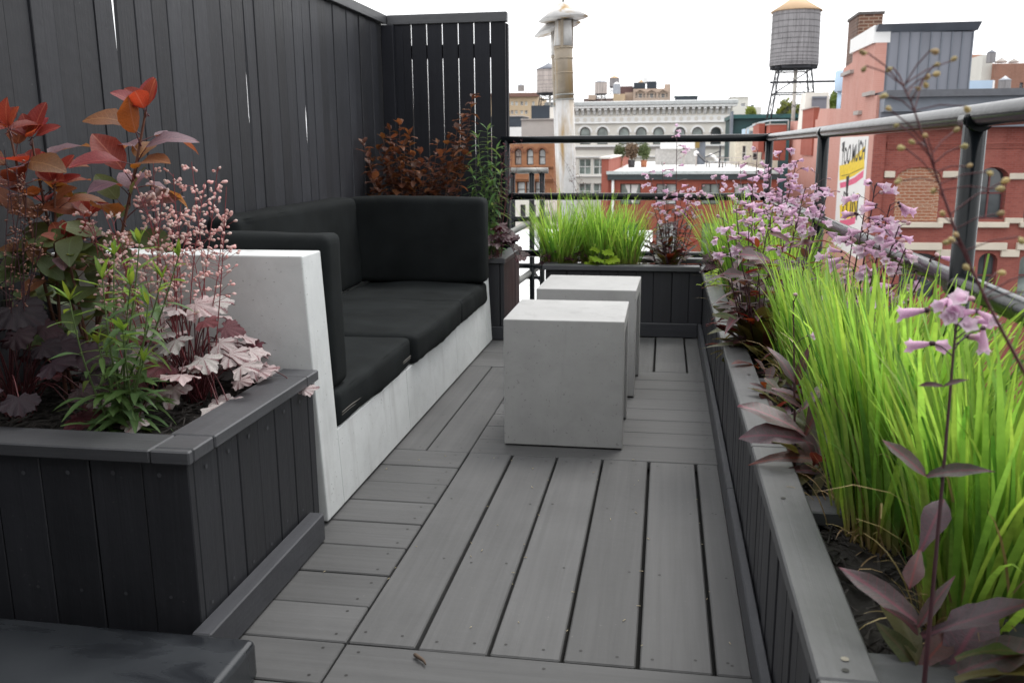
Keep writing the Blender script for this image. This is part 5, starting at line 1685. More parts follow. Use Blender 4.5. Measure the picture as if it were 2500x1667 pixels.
m_smk_pur = leaf_mat('purple smoke bush leaf', (.22, .135, .175, 1), (.32, .105, .035, 1), .36, .22, .02, rough=.4, spec=.45, midrib=(.33, .19, .20, 1))
m_smk_org = leaf_mat('orange smoke bush leaf', (.25, .105, .055, 1), (.34, .125, .022, 1), .42, .22, .015, rough=.42, spec=.4, midrib=(.36, .18, .09, 1))
m_smk_grn = leaf_mat('green smoke bush leaf', (.11, .19, .075, 1), (.21, .26, .07, 1), .40, .3, .02, rough=.4, spec=.45, tip=(.12, .11, .04, 1), midrib=(.15, .20, .09, 1))
m_nine = leaf_mat('copper shrub leaf', (.105, .050, .032, 1), (.16, .068, .036, 1), .36, .5, .02, rough=.38, spec=.4, tip=(.19, .060, .032, 1))
m_fargrn = leaf_mat('goldenrod leaf', (.10, .20, .065, 1), (.16, .26, .10, 1), .36, .3, .02, rough=.42, spec=.35)

# --- building blocks
def blade_mesh(name, mat, r, bend, w=.0075):
    mb = MB(); mb.sm = True
    n = 7; V = []
    a, y, z = r.uniform(.0, .06), 0.0, 0.0
    tip = r.choice([.05, .06, .45])                     # some blades are cut square at the top
    for i in range(n + 1):
        t = i / n
        ww = w * (.55 + .45 * min(1, t * 3)) * (1 if t < .55 else 1 - (1 - tip) * ((t - .55) / .45) ** 1.6)
        tw = .5 * math.sin(t * 2 + r.random())
        for k in (-1, 0, 1):
            x = k * ww / 2
            V.append((x, y - .12 * ww * (k == 0), z + x * tw * .15))
        y += math.sin(a) / n; z += math.cos(a) / n
        a += bend / n * (.35 + 1.5 * t)
    F = [(i * 3 + k, i * 3 + k + 1, i * 3 + k + 4, i * 3 + k + 3) for i in range(n) for k in (0, 1)]
    mb.add(V, F)
    return mb, mb.mesh(name, mat)

BL = {}
def blades(mat, wide):
    key = (mat.name, wide)
    if key not in BL:
        r = random.Random(hash(wide) % 99 + len(mat.name))
        BL[key] = [blade_mesh('blade', mat, r, b, wide) for b in (.25, .35, .5, .6, .75, .9, 1.05, 1.3, 1.7, 2.2)]
    return BL[key]

def grass(label, x, y, z, h, n_parts, n_stuff, rb, lean, seed, wide=.0085, mats=(m_grass, m_grassd), straw=60, spread=.20, group='lime grass clumps', shy=False, loose=.10):
    r = random.Random(seed)
    t = thing('ornamental_grass', label, 'grass', (x, y, z), group)
    lib = [blades(m, wide) for m in mats]
    stuff = [MB(), MB()]
    for m_ in stuff: m_.sm = True
    for i in range(n_parts + n_stuff):
        a = r.uniform(0, 2 * math.pi); q = math.sqrt(r.random()) * rb
        bx_, by_ = q * math.cos(a), q * math.sin(a) * .9
        face = a + r.gauss(0, .7)
        k = 0 if r.random() < .66 else 1
        L = h * (r.uniform(.58, 1.08) if k == 0 else r.uniform(.4, .9)) * 1.08
        tilt = r.gauss(.06, loose) + spread * q / rb
        v = min(9, max(0, int(abs(r.gauss(2.4, 3.2)))))
        if math.cos(face) < -.1 and shy: tilt *= .4; v = min(v, 2 if r.random() < .8 else 5)
        M4 = Matrix.Translation((bx_, by_, -.02)) @ Euler((0, 0, face - math.pi / 2)).to_matrix().to_4x4() @ Matrix.Rotation(-tilt, 4, 'X') @ Matrix.Rotation(r.uniform(-.5, .5), 4, 'Z') @ Matrix.Diagonal((r.uniform(.45, 1.3), L, L, 1))
        M4 = Matrix.Translation((lean[0] * r.random(), lean[1] * r.random(), 0)) @ M4
        if i < n_parts:
            o = bpy.data.objects.new('blade', lib[k][v][1]); COL.objects.link(o); o.parent = t; o.matrix_local = M4
        else:
            src = lib[k][v][0]
            stuff[k].add([M4 @ Vector(p) for p in src.v], src.f)
    for k, m_ in enumerate(mats):
        if stuff[k].v:
            o = stuff[k].obj('blades', m_, t, fix=False); o['kind'] = 'stuff'
    if straw:
        sm_ = MB(); sm_.sm = True
        lib2 = blades(m_straw, .0035)
        for i in range(int(h * 60)):                     # dead blades standing among the green ones
            a = r.uniform(0, 6.28); q = math.sqrt(r.random()) * rb; L = h * r.uniform(.4, .85)
            M4 = Matrix.Translation((q * math.cos(a), q * math.sin(a) * .9, -.01)) @ Euler((0, 0, a - 1.57 + r.gauss(0, .8))).to_matrix().to_4x4() @ Matrix.Rotation(-abs(r.gauss(.15, .2)), 4, 'X') @ Matrix.Diagonal((1.1, L, L, 1))
            src = lib2[r.randrange(3, 10)][0]; sm_.add([M4 @ Vector(p) for p in src.v], src.f)
        for i in range(straw * 2):
            a = r.uniform(0, 6.28); q = math.sqrt(r.random()) * rb * 1.15
            L = r.uniform(.05, .16)
            M4 = Matrix.Translation((q * math.cos(a), q * math.sin(a) * .9, -.01)) @ Euler((0, 0, a - 1.57 + r.gauss(0, .8))).to_matrix().to_4x4() @ Matrix.Rotation(-abs(r.gauss(.4, .4)), 4, 'X') @ Matrix.Diagonal((1, L, L, 1))
            src = lib2[r.randrange(3, 10)][0]
            sm_.add([M4 @ Vector(p) for p in src.v], src.f)
        o = sm_.obj('thatch', m_straw, t, fix=False); o['kind'] = 'stuff'
    return t

def bell_mesh(name, seed, open_=1.0):
    """penstemon flower: a swelling tube with five flared lobes, mouth towards +Y"""
    r = random.Random(seed)
    mb = MB(); mb.sm = True
    n = 10
    V = []
    prof = [(0, .07), (.22, .10), (.5, .16), (.74, .19), (.84, .195)]
    for (t, w) in prof:
        for k in range(n):
            a = 2 * math.pi * k / n
            V.append((w * math.cos(a) * 1.05, t, w * math.sin(a) * .95 - .05 * t))
    for k in range(n):
        a = 2 * math.pi * k / n
        lobe = 1.0 if k % 2 == 0 else .45
        low = 1.25 if math.sin(a) < -.2 else .9
        w = .195 + .21 * lobe * open_
        V.append((w * math.cos(a) * 1.05, .84 + .20 * lobe * low, w * math.sin(a) * .95 - .05))
    F = []
    for i in range(len(prof)):
        for k in range(n):
            a, b = i * n + k, i * n + (k + 1) % n
            F.append((a, a + n, b + n, b))
    mb.add(V, F)
    mb.cur = 1
    mb.lathe([(.03, -.06), (.11, -.03), (.125, .06), (.07, .12)], 6)
    b0 = len(mb.v) - 24
    for i in range(b0, b0 + 24):
        x, y, z = mb.v[i]; mb.v[i] = (x, z, -y)
    return mb.mesh(name, [m_petal, m_stem_pur])

def pod_mesh(name, mat, k=.5):
    mb = MB(); mb.sm = True
    n = 7
    prof = [(.05, 0), (.30 * k * 1.4, .25), (.42 * k * 1.4, .55), (.34 * k * 1.4, .85), (.05, 1.0)]
    V = [(w * math.cos(2 * math.pi * q / n), t, w * math.sin(2 * math.pi * q / n)) for (w, t) in prof for q in range(n)]
    F = []
    for i in range(len(prof) - 1):
        for q in range(n):
            a, b = i * n + q, i * n + (q + 1) % n
            F.append((a, a + n, b + n, b))
    mb.add(V, F)
    return mb, mb.mesh(name, mat)

BELLS = [bell_mesh('flower', i, o) for i, o in enumerate((.55, .8, 1.0, .9))]
BUDP = [pod_mesh('bud', m_budpk, .5)[1], pod_mesh('bud', m_budpk, .36)[1]]
PENL = {}
for nm, mt in (('t', m_pen_top), ('r', m_pen_red), ('g', m_pen_grn)):
    PENL[nm] = [leaf_mesh('leaf', mt, LANCE, 1, .3, d, .015, i, w) for i, (d, w) in enumerate(((.25, .2), (.45, -.3), (.7, .3), (.1, 0)))]
PENB = {nm: [leaf_mesh('leaf', mt, SPOON, 1, .22, d, .02, i + 9, w) for i, (d, w) in enumerate(((.15, .3), (.3, -.3), (.45, .2)))] for nm, mt in (('t', m_pen_top), ('g', m_pen_grn), ('r', m_pen_red))}

def penstemon(label, x, y, z, stems, rosette, seed, flower_s=.028, leaf_s=.085, ros_s=.12, fdens=1.0, group='pink penstemon plants', face=-1.2, only_green_low=True, ros_arc=(0, 6.28), stem_leaves=True, f0=.66):
    """stems: list of (dx, dy, height, has flowers 0..1)"""
    r = random.Random(seed)
    t = thing('penstemon', label, 'flower plant', (x, y, z), group)
    for i in range(rosette):                             # basal leaves
        a = r.uniform(*ros_arc)
        el = r.uniform(.45, 1.2)
        if math.cos(a) < -.2: el = max(el, .8)
        d = Vector((math.cos(a) * math.cos(el), math.sin(a) * math.cos(el), math.sin(el)))
        k = r.choice(['t', 't', 'g', 'r'] if r.random() < .75 else ['g'])
        put('leaf', r.choice(PENB[k]), t, (x + .025 * math.cos(a), y + .025 * math.sin(a), z + r.uniform(0, .05)), d, UP + d * -.2, ros_s * r.uniform(.75, 1.25))
    for (dx, dy, h, fl) in stems:
        top = Vector((x + dx, y + dy, z + h))
        base = Vector((x + dx * .18 + r.uniform(-.03, .03), y + dy * .18 + r.uniform(-.03, .03), z - .02))
        side = Vector((r.uniform(-.02, .02), r.uniform(-.02, .02), 0))
        pts = arc(base, top, 0, 8, side)
        MB().tube([p - Vector(t.location) for p in pts], [.0032 - .0018 * i / 8 for i in range(9)], 5, False).obj('stem', m_stem_pur, t, fix=False)
        P = lambda f: pts[min(7, int(f * 8))].lerp(pts[min(8, int(f * 8) + 1)], f * 8 - int(f * 8))
        nl = max(3, int(h / .075))
        a0 = r.uniform(0, 6)
        stop = .62 if fl else .97
        for j in range(nl if stem_leaves else 0):        # paired stem leaves, getting smaller upwards
            f = .08 + (stop - .08) * j / max(1, nl - 1)
            a = a0 + j * 1.57 + r.uniform(-.25, .25)
            for s_ in (0, 1):
                aa = a + s_ * math.pi
                el = r.uniform(.25, .75)
                d = Vector((math.cos(aa) * math.cos(el), math.sin(aa) * math.cos(el), math.sin(el)))
                k = 'g' if (f < .35 and only_green_low and r.random() < .7) else r.choice(['t', 't', 'r'])
                put('leaf', r.choice(PENL[k]), t, P(f), d, UP, leaf_s * r.uniform(.75, 1.2) * (1.1 - .55 * f))
        if fl:                                           # airy panicle of bells on wiry side stalks
            pk = MB()
            nf = int(13 * fl * fdens * r.uniform(.8, 1.2))
            for j in range(nf):
                f = f0 + (1 - f0) * (j + r.random()) / nf
                p = P(min(.995, f))
                a = r.gauss(face, 1.25) if r.random() < .7 else r.uniform(0, 6.28)
                el = r.uniform(.15, .8)
                L = (.06 * (1.12 - f) + .018) * r.uniform(.7, 1.4)
                d = Vector((math.cos(a) * math.cos(el), math.sin(a) * math.cos(el), math.sin(el)))
                e = p + d * L
                pk.tube([p - Vector(t.location), (p + d * L * .55 + UP * .003) - Vector(t.location), e - Vector(t.location)], .0009, 4, False)
                for q in range(r.choice([1, 1, 2, 2, 3])):
                    fd = Vector((math.cos(a + r.gauss(0, .8)), math.sin(a + r.gauss(0, .8)), r.uniform(-.45, .25)))
                    if r.random() < .70:
                        put('flower', r.choice(BELLS), t, e, fd, UP, flower_s * r.uniform(.8, 1.15))
                    else:
                        put('bud', r.choice(BUDP), t, e, fd + UP * .2, UP, flower_s * r.uniform(.35, .6))
            if nf: pk.obj('flower_stalks', m_stem_pur, t, fix=False)['kind'] = 'stuff'
    return t

def coral_bells(label, x, y, z, n, rmax, hmin, hmax, size, lib, seed, stemmat, arcs=None, group='coral bells', low=0, lowlib=None):
    r = random.Random(seed)
    t = thing('coral_bells', label, 'foliage plant', (x, y, z), group)
    pet = MB()
    for i in range(n + low):
        a = (2.39996 * i + r.uniform(-.4, .4)) if arcs is None else r.uniform(*arcs)
        is_low = i >= n
        f = math.sqrt((i + .5) / n) if not is_low else r.uniform(.95, 1.25)
        q = rmax * f * r.uniform(.75, 1.05)
        h = (hmax - (hmax - hmin) * f ** 1.3 + r.uniform(-.02, .02)) if not is_low else r.uniform(.015, .05)
        p = Vector((x + q * math.cos(a), y + q * math.sin(a), z + h))
        d = Vector((math.cos(a), math.sin(a), r.uniform(-.55, .15)))
        up = UP + Vector((0, -.35, 0)) + Vector((r.uniform(-.4, .4), r.uniform(-.4, .2), 0))
        m_ = r.choice(lowlib if (is_low and lowlib) else lib)
        put('leaf', m_, t, p, d, up, size * r.uniform(.75, 1.2))
        b = Vector((x + r.uniform(-.02, .02), y + r.uniform(-.02, .02), z))
        pet.tube([v - Vector(t.location) for v in arc(b, p + d.normalized() * size * .05, .03 + .05 * f, 6)], .0016, 4, False)
    pet.obj('leaf_stalks', stemmat, t, fix=False)['kind'] = 'stuff'
    return t

def sprays(parent, specs, seed, budmat, stemmat, bud=.0095, nb=36, start=.5, rad_=.035, name='flower_buds', stem_r=.0012, elong=1.15):
    """thin flowering stalks with many little buds; specs = (base, top) in world"""
    r = random.Random(seed)
    src = pod_mesh('bud', budmat, .62)[0]
    st, bd = MB(), MB(); bd.sm = True
    loc = Vector(parent.location)
    for (b, tp) in specs:
        b, tp = Vector(b), Vector(tp)
        pts = arc(b, tp, 0, 10, Vector((r.uniform(-.025, .025), r.uniform(-.02, .02), 0)))
        st.tube([p - loc for p in pts], [stem_r * (1.5 - .8 * i / 10) for i in range(11)], 5, False)
        P = lambda f: pts[min(9, int(f * 10))].lerp(pts[min(10, int(f * 10) + 1)], f * 10 - int(f * 10))
        k = int(nb * r.uniform(.7, 1.2)); i = 0
        while i < k:
            f = start + (1 - start) * (r.random() ** .85)
            p = P(min(.99, f))
            a = r.uniform(0, 6.28); el = r.uniform(.1, 1.0)
            L = rad_ * (1.25 - f) / (1.25 - start) * r.uniform(.5, 1.3)
            d = Vector((math.cos(a) * math.cos(el), math.sin(a) * math.cos(el), math.sin(el)))
            e = p + d * L
            st.tube([p - loc, e - loc], stem_r * .55, 3, False)
            for q in range(r.choice([1, 2, 3])):
                dd = (d + Vector((r.uniform(-.8, .8), r.uniform(-.8, .8), r.uniform(-.7, .3)))).normalized()
                pp = e + dd * .004 * q
                s_ = bud * r.uniform(.7, 1.15)
                R3 = frame(dd, UP)
                bd.add([pp - loc + R3 @ (Vector((v[0] * s_, v[1] * s_ * elong, v[2] * s_))) for v in src.v], src.f)
                i += 1
    st.obj('flower_stalks', stemmat, parent, fix=False)['kind'] = 'stuff'
    o = bd.obj(name, budmat, parent, fix=False); o['kind'] = 'stuff'
    return o

def leafy_stem(t, pts, lib, n, size, r, f0=.1, f1=1.0, el=(.1, .8), stem_r=.003, mat=None, tiplib=None, tipn=5, taper=.4, whorl=1):
    loc = Vector(t.location)
    k = len(pts) - 1
    MB().tube([p - loc for p in pts], [stem_r * (1.2 - .7 * i / k) for i in range(k + 1)], 5, False).obj('stem', mat, t, fix=False)
    P = lambda f: pts[min(k - 1, int(f * k))].lerp(pts[min(k, int(f * k) + 1)], f * k - int(f * k))
    a = r.uniform(0, 6)
    for i in range(n):
        f = f0 + (f1 - f0) * (i + r.random() * .6) / n
        a += 2.4 + r.uniform(-.4, .4)
        e = r.uniform(*el)
        d = Vector((math.cos(a) * math.cos(e), math.sin(a) * math.cos(e), math.sin(e)))
        lb = tiplib if (tiplib and f > .86) else lib
        put('leaf', r.choice(lb), t, P(min(.99, f)), d, UP, size * r.uniform(.75, 1.2) * (1 - taper * f))
    if tiplib:
        for i in range(tipn):
            a = r.uniform(0, 6.28); e = r.uniform(.7, 1.4)
            d = Vector((math.cos(a) * math.cos(e), math.sin(a) * math.cos(e), math.sin(e)))
            put('leaf', r.choice(tiplib), t, pts[-1], d, UP, size * (1 - taper) * r.uniform(.6, 1.0))

# ================================================================= left planter
LZ = .40
r = random.Random(21)
SIL = [lobed_mesh('leaf', m_silver, m_stem_red, i, 7, .16, .25) for i in range(5)]
PLUM = [lobed_mesh('leaf', m_plum, m_stem_red, i + 10, 7, .13, .2, depth=.16) for i in range(5)]
PLR = [lobed_mesh('leaf', m_plumred, m_stem_red, i + 20, 7, .13, .2) for i in range(3)]
BURG = [lobed_mesh('leaf', m_burg, m_stem_red, i + 30, 7, .2, .25) for i in range(4)]
LIME = [lobed_mesh('leaf', m_lime, m_stem_grn, i + 40, 7, .18, .2) for i in range(3)]

sil = coral_bells('silver-pink leaved coral bells spilling over the left planter edge', -.500, .36, LZ, 54, .21, .04, .27, .084, SIL + PLR[:1], 4, m_stem_red, low=9, group='left planter plants')
spec = []
for (dx, dy) in ((300, 395), (330, 450), (352, 372), (375, 440), (398, 400), (415, 470), (440, 372), (452, 455), (470, 420), (500, 385), (520, 430), (512, 505), (395, 520), (340, 545), (430, 540)):
    p = at_y(*D(dx, dy), .33 + r.uniform(-.07, .08))
    spec.append(((-.50 + r.uniform(-.05, .05), .36 + r.uniform(-.04, .04), LZ + .02), p))
sprays(sil, spec, 5, m_budw, m_coral, .0098, 44, .50, .042)
spec = []
for (dx, dy) in ((185, 485), (215, 520), (232, 470), (258, 505), (275, 540), (290, 600), (330, 610), (250, 590)):
    p = at_y(*D(dx, dy), .26 + r.uniform(-.06, .06))
    spec.append(((-.60 + r.uniform(-.06, .06), .33, LZ + .02), p))
sprays(sil, spec, 6, m_budw, m_coral, .0096, 42, .50, .045, 'side_buds')

plum = coral_bells('dark plum coral bells at the left end of the left planter', -.845, .17, LZ, 34, .21, .08, .28, .105, PLUM + BURG[:2], 7, m_stem_red, low=10, lowlib=PLR, group='left planter plants')
spec = []
for (dx, dy) in ((10, 345), (38, 385), (62, 420), (88, 470), (20, 450), (100, 555), (48, 520), (72, 345)):
    p = at_y(*D(dx, dy), .16 + r.uniform(-.06, .06))
    spec.append(((-.84 + r.uniform(-.08, .08), .18, LZ + .02), p))
sprays(plum, spec, 8, m_stem_brn, m_stem_pur, .0062, 26, .55, .030, 'seed_heads', .0012)

PHL = [leaf_mesh('leaf', m_phlox, LANCE, 1, .22, d, .01, i + 50, w) for i, (d, w) in enumerate(((.15, .2), (.35, -.2), (.55, .3), (.75, .1)))]
PHT = [leaf_mesh('leaf', m_phloxt, LANCE, 1, .3, d, .01, i + 60, 0) for i, d in enumerate((.0, .2))]
phl = thing('phlox', 'bright green narrow-leaved plant between the two coral bells in the left planter', 'foliage plant', (-.565, .125, LZ), 'left planter plants')
for (dx, dy, Y, n) in ((160, 690, .08, 14), (262, 585, .16, 20), (320, 560, .17, 22), (235, 640, .06, 18), (300, 655, .05, 20), (372, 640, .10, 18), (340, 700, .05, 16), (282, 760, .03, 14), (225, 790, .05, 12), (330, 830, .04, 12), (410, 590, .16, 14)):
    tp = at_y(*D(dx, dy), Y)
    b = Vector((-.565 + r.uniform(-.05, .05), .125 + r.uniform(-.04, .03), LZ - .01))
    leafy_stem(phl, arc(b, tp, 0, 7, Vector((r.uniform(-.02, .02), 0, 0))), PHL, n, .084, r, .06, 1.0, (-.1, .75), .0026, m_stem_grn, PHT, 5, .35)
for i in range(16):
    a = r.uniform(-2.9, .3); e = r.uniform(-.1, .5)
    put('leaf', r.choice(PHL), phl, (-.565 + .06 * math.cos(a), .125 + .05 * math.sin(a), LZ + r.uniform(.02, .12)), (math.cos(a), math.sin(a), math.sin(e)), UP, r.uniform(.06, .085))

SMR = [leaf_mesh('leaf', m_smk_red, OVATE, 1, .28, d, .02, i + 70, 0, .35, m_stem_red) for i, d in enumerate((.1, .3))]
SMP = [leaf_mesh('leaf', m_smk_pur, OVATE, 1, .18, d, .03, i + 75, w, .4, m_stem_red) for i, (d, w) in enumerate(((.2, .3), (.45, -.3), (.7, .2)))]
SMO = [leaf_mesh('leaf', m_smk_org, OVATE, 1, .18, d, .02, i + 80, w, .4, m_stem_red) for i, (d, w) in enumerate(((.15, .2), (.4, -.2), (.6, .3)))]
SMG = [leaf_mesh('leaf', m_smk_grn, OVATE, 1, .12, d, .02, i + 85, w, .4, m_stem_brn) for i, (d, w) in enumerate(((.15, .2), (.35, -.2), (.6, .3)))]
smk = thing('smoke_bush', 'smoke bush with red-orange and purple leaves rising against the left fence', 'shrub', (-.84, .40, LZ), 'left planter plants')
def smoke_stem(top, n_up, n_low, seed, size=.088, f_low=.25):
    rr = random.Random(seed)
    b = Vector((-.84 + rr.uniform(-.05, .05), .40 + rr.uniform(-.04, .04), LZ - .01))
    pts = arc(b, top, 0, 8, Vector((rr.uniform(-.03, .03), 0, 0)))
    loc = Vector(smk.location)
    MB().tube([p - loc for p in pts], [.0052 - .0026 * i / 8 for i in range(9)], 6, False).obj('stem', m_stem_brn, smk, fix=False)
    P = lambda f: pts[min(7, int(f * 8))].lerp(pts[min(8, int(f * 8) + 1)], f * 8 - int(f * 8))
    a = rr.uniform(0, 6)
    for i in range(n_low + n_up):
        f = f_low + (.95 - f_low) * i / (n_low + n_up)
        a += 2.4 + rr.uniform(-.3, .3)
        e = rr.uniform(-.25, .75) + .3 * f
        d = Vector((math.cos(a) * math.cos(e), math.sin(a) * math.cos(e), math.sin(e)))
        lb = SMG if i < n_low else rr.choice([SMP, SMO, SMP, SMO, SMR] if f > .7 else [SMP, SMO, SMG])
        s_ = size * rr.uniform(.8, 1.15)
        put('leaf', rr.choice(lb), smk, P(f) + d * .035, d, UP + Vector((0, -.55, 0)), s_)
    for i in range(6):                                   # flame-coloured new growth
        a = i * 1.05 + rr.uniform(-.3, .3); e = rr.uniform(.35, 1.3)
        d = Vector((math.cos(a) * math.cos(e), math.sin(a) * math.cos(e), math.sin(e)))
        put('leaf', rr.choice(SMR), smk, pts[-1] + d * .012, d, UP + Vector((0, -.8, 0)), size * rr.uniform(.5, .95))
smoke_stem(at_y(*D(335, 256), .34), 17, 2, 1, .100, .58)
smoke_stem(at_y(*D(72, 318), .36), 15, 3, 2, .100, .48)
smoke_stem(at_y(*D(22, 300), .30), 12, 3, 3, .098, .45)
smoke_stem(at_y(*D(125, 425), .34), 7, 6, 4, .085)
smoke_stem(at_y(*D(205, 500), .40), 3, 9, 5, .080)
smoke_stem(at_y(*D(150, 560), .30), 1, 11, 6, .085)
for i in range(34):
    p = at_y(*D(r.uniform(10, 270), r.uniform(520, 690)), r.uniform(.28, .46))
    a = r.uniform(-3.1, .2)
    put('leaf', r.choice(SMG), smk, p, (math.cos(a), math.sin(a), r.uniform(-.3, .5)), UP + Vector((0, -.7, 0)), r.uniform(.07, .10))

# ================================================================= planter behind the sofa
NIN = [leaf_mesh('leaf', m_nine, OVATE, 1, .2, d, .04, i + 90, w) for i, (d, w) in enumerate(((.1, .2), (.3, -.2), (.5, .3)))]
nine = thing('copper_shrub', 'copper-red shrub standing behind the far sofa cushion', 'shrub', (-.74, 3.30, .40), 'plants behind the sofa')
rr = random.Random(31)
for (dx, dy, n) in ((835, 330, 16), (855, 372, 14), (870, 345, 16), (895, 300, 20), (918, 288, 22), (940, 310, 20), (965, 355, 16), (985, 372, 14), (1005, 330, 18), (1030, 320, 16), (1050, 300, 16), (1085, 225, 30), (1062, 270, 20), (830, 400, 14), (900, 400, 12), (960, 410, 12), (1020, 400, 14), (925, 380, 12), (990, 430, 10), (870, 430, 10), (845, 355, 12), (880, 320, 14), (905, 340, 14), (930, 335, 14), (950, 360, 14), (1015, 370, 14), (1040, 360, 14), (850, 410, 12), (890, 375, 12), (945, 400, 12), (975, 400, 12), (1045, 410, 12), (1072, 330, 14), (910, 430, 10), (1000, 410, 10), (940, 440, 10)):
    tp = at_y(*D(dx, dy), 3.30 + rr.uniform(-.14, .18))
    b = Vector((-.74 + (tp.x + .74) * .35, 3.30 + rr.uniform(-.06, .06), .38))
    leafy_stem(nine, arc(b, tp, 0, 7, Vector((rr.uniform(-.03, .03), 0, 0))), NIN, int(n * 1.6), .070, rr, .26, 1.0, (-.3, .9), .0026, m_stem_brn, NIN, 3, .25)
GRN = [leaf_mesh('leaf', m_fargrn, LANCE, 1, .2, d, .01, i + 95, w) for i, (d, w) in enumerate(((.2, .2), (.5, -.2), (.8, .2)))]
gr = thing('goldenrod', 'green narrow-leaved plant at the right end of the planter behind the sofa', 'foliage plant', (-.32, 3.26, .40), 'plants behind the sofa')
for (dx, dy, n) in ((1098, 318, 26), (1120, 300, 28), (1140, 345, 22), (1085, 400, 18), (1110, 390, 20), (1150, 400, 18), (1128, 430, 16)):
    tp = at_y(*D(dx, dy), 3.26 + rr.uniform(-.08, .10))
    leafy_stem(gr, arc((-.32 + rr.uniform(-.03, .03), 3.26 + rr.uniform(-.03, .03), .38), tp, 0, 7), GRN, int(n * 1.9), .105, rr, .1, 1.0, (-.2, .7), .0028, m_stem_grn, GRN, 4, .35)
bur = coral_bells('dark burgundy coral bells beside the far end of the sofa', -.245, 3.10, .42, 15, .10, .08, .20, .092, BURG, 12, m_stem_red, arcs=(-2.2, .9), group='plants behind the sofa', low=3)
spec = [((-.24 + rr.uniform(-.02, .02), 3.12, .45), at_y(*D(dx, dy), 3.14)) for (dx, dy) in ((1162, 330), (1172, 345), (1180, 322), (1150, 350), (1200, 318), (1168, 400))]
sprays(bur, spec, 13, m_plumred, m_stem_red, .006, 26, .5, .03, 'seed_heads', .001)

# ================================================================= far planter
FZ = .345
grass('left lime grass clump in the far planter', .060, 3.40, FZ, .42, 130, 420, .070, (0, 0), 1, .0055, spread=.30)
grass('broad lime grass clump in the middle of the far planter', .285, 3.42, FZ, .42, 140, 460, .085, (0, 0), 2, .0055, spread=.24)
grass('lime grass clump right of the lime coral bells in the far planter', .420, 3.41, FZ, .39, 110, 260, .070, (0, 0), 3, .0055, spread=.26)
coral_bells('lime green coral bells in front of the far grass clumps', .300, 3.285, FZ, 8, .065, .05, .13, .095, LIME, 14, m_stem_grn, arcs=(-2.9, -.2), group='far planter plants')
coral_bells('small dark coral bells between the two left grass clumps', .165, 3.36, FZ, 8, .06, .05, .15, .060, BURG, 15, m_stem_red, group='far planter plants')
coral_bells('small dark coral bells at the left corner of the far planter', -.0 + .03, 3.33, FZ, 7, .07, .04, .12, .055, BURG, 16, m_stem_red, arcs=(2.4, 5.6), group='far planter plants')
spec = [((.14 + rr.uniform(-.05, .3), 3.42, FZ), at_y(*D(dx, dy), 3.45)) for (dx, dy) in ((1230, 380), (1285, 350), (1300, 380), (1318, 365), (1330, 400), (1262, 400), (1345, 420), (1240, 420))]
t_ = [o for o in COL.objects if o.get('label') == 'small dark coral bells between the two left grass clumps'][0]
sprays(t_, spec, 17, m_stem_brn, m_stem_pur, .0048, 24, .45, .030, 'seed_heads', .0008)
fst = []
for (dx, dy, Y, fl) in ((1555, 290, 3.42, 1.0), (1490, 395, 3.38, .7), (1520, 372, 3.44, .8), (1535, 440, 3.36, .7), (1590, 425, 3.40, 1.1), (1605, 430, 3.44, 1.0), (1500, 470, 3.38, .5), (1570, 500, 3.34, 0), (1540, 510, 3.34, 0), (1515, 520, 3.32, 0), (1590, 520, 3.34, 0), (1485, 500, 3.36, 0), (1550, 480, 3.40, 0), (1530, 470, 3.42, 0), (1565, 455, 3.42, 0), (1505, 490, 3.40, 0), (1580, 480, 3.38, 0), (1520, 550, 3.30, 0), (1560, 550, 3.30, 0), (1600, 480, 3.38, 0), (1475, 540, 3.34, 0)):
    p = at_y(*D(dx, dy), Y); fst.append((p.x - .665, p.y - 3.40, p.z - FZ, fl))
penstemon('tall dark-leaved penstemon with pink flowers in the far planter', .665, 3.40, FZ, fst, 18, 18, .034, .105, .13, .9)

# ================================================================= right planter
RZ = .335
grass('lime grass clump in the far right corner of the long planter', .985, 3.05, RZ, .44, 60, 330, .085, (0, 0), 5, .0065, spread=.2)
grass('lime grass clump under the pink flowers towards the far end of the long planter', 1.010, 2.35, RZ, .46, 90, 380, .095, (0, 0), 6, .007, spread=.2, shy=True)
grass('lime grass clump mixed with penstemon halfway along the long planter', 1.070, 1.72, RZ, .42, 110, 320, .075, (0, 0), 7, .007, spread=.22, shy=True)
coral_bells('small dark coral bells where the far and long planters meet', .92, 2.95, .36, 9, .07, .04, .13, .075, BURG, 19, m_stem_red, arcs=(1.8, 4.8), group='long planter plants')
LM2 = [leaf_mesh('leaf', m_lime, OVATE, 1, .2, d, .04, i + 99, 0) for i, d in enumerate((.2, .5))]
lm = thing('creeping_jenny', 'pale lime small-leaved plant trailing over the long planter edge', 'foliage plant', (.895, 2.55, .37), 'long planter plants')
for i in range(70):
    a = r.uniform(1.4, 5.0); q = r.uniform(.0, .085)
    put('leaf', r.choice(LM2), lm, (.90 + q * math.cos(a), 2.55 + 2.2 * q * math.sin(a), .395 + r.uniform(0, .05) - max(0, q - .05) * .6), (math.cos(a), math.sin(a), r.uniform(-.2, .6)), UP, r.uniform(.018, .03))

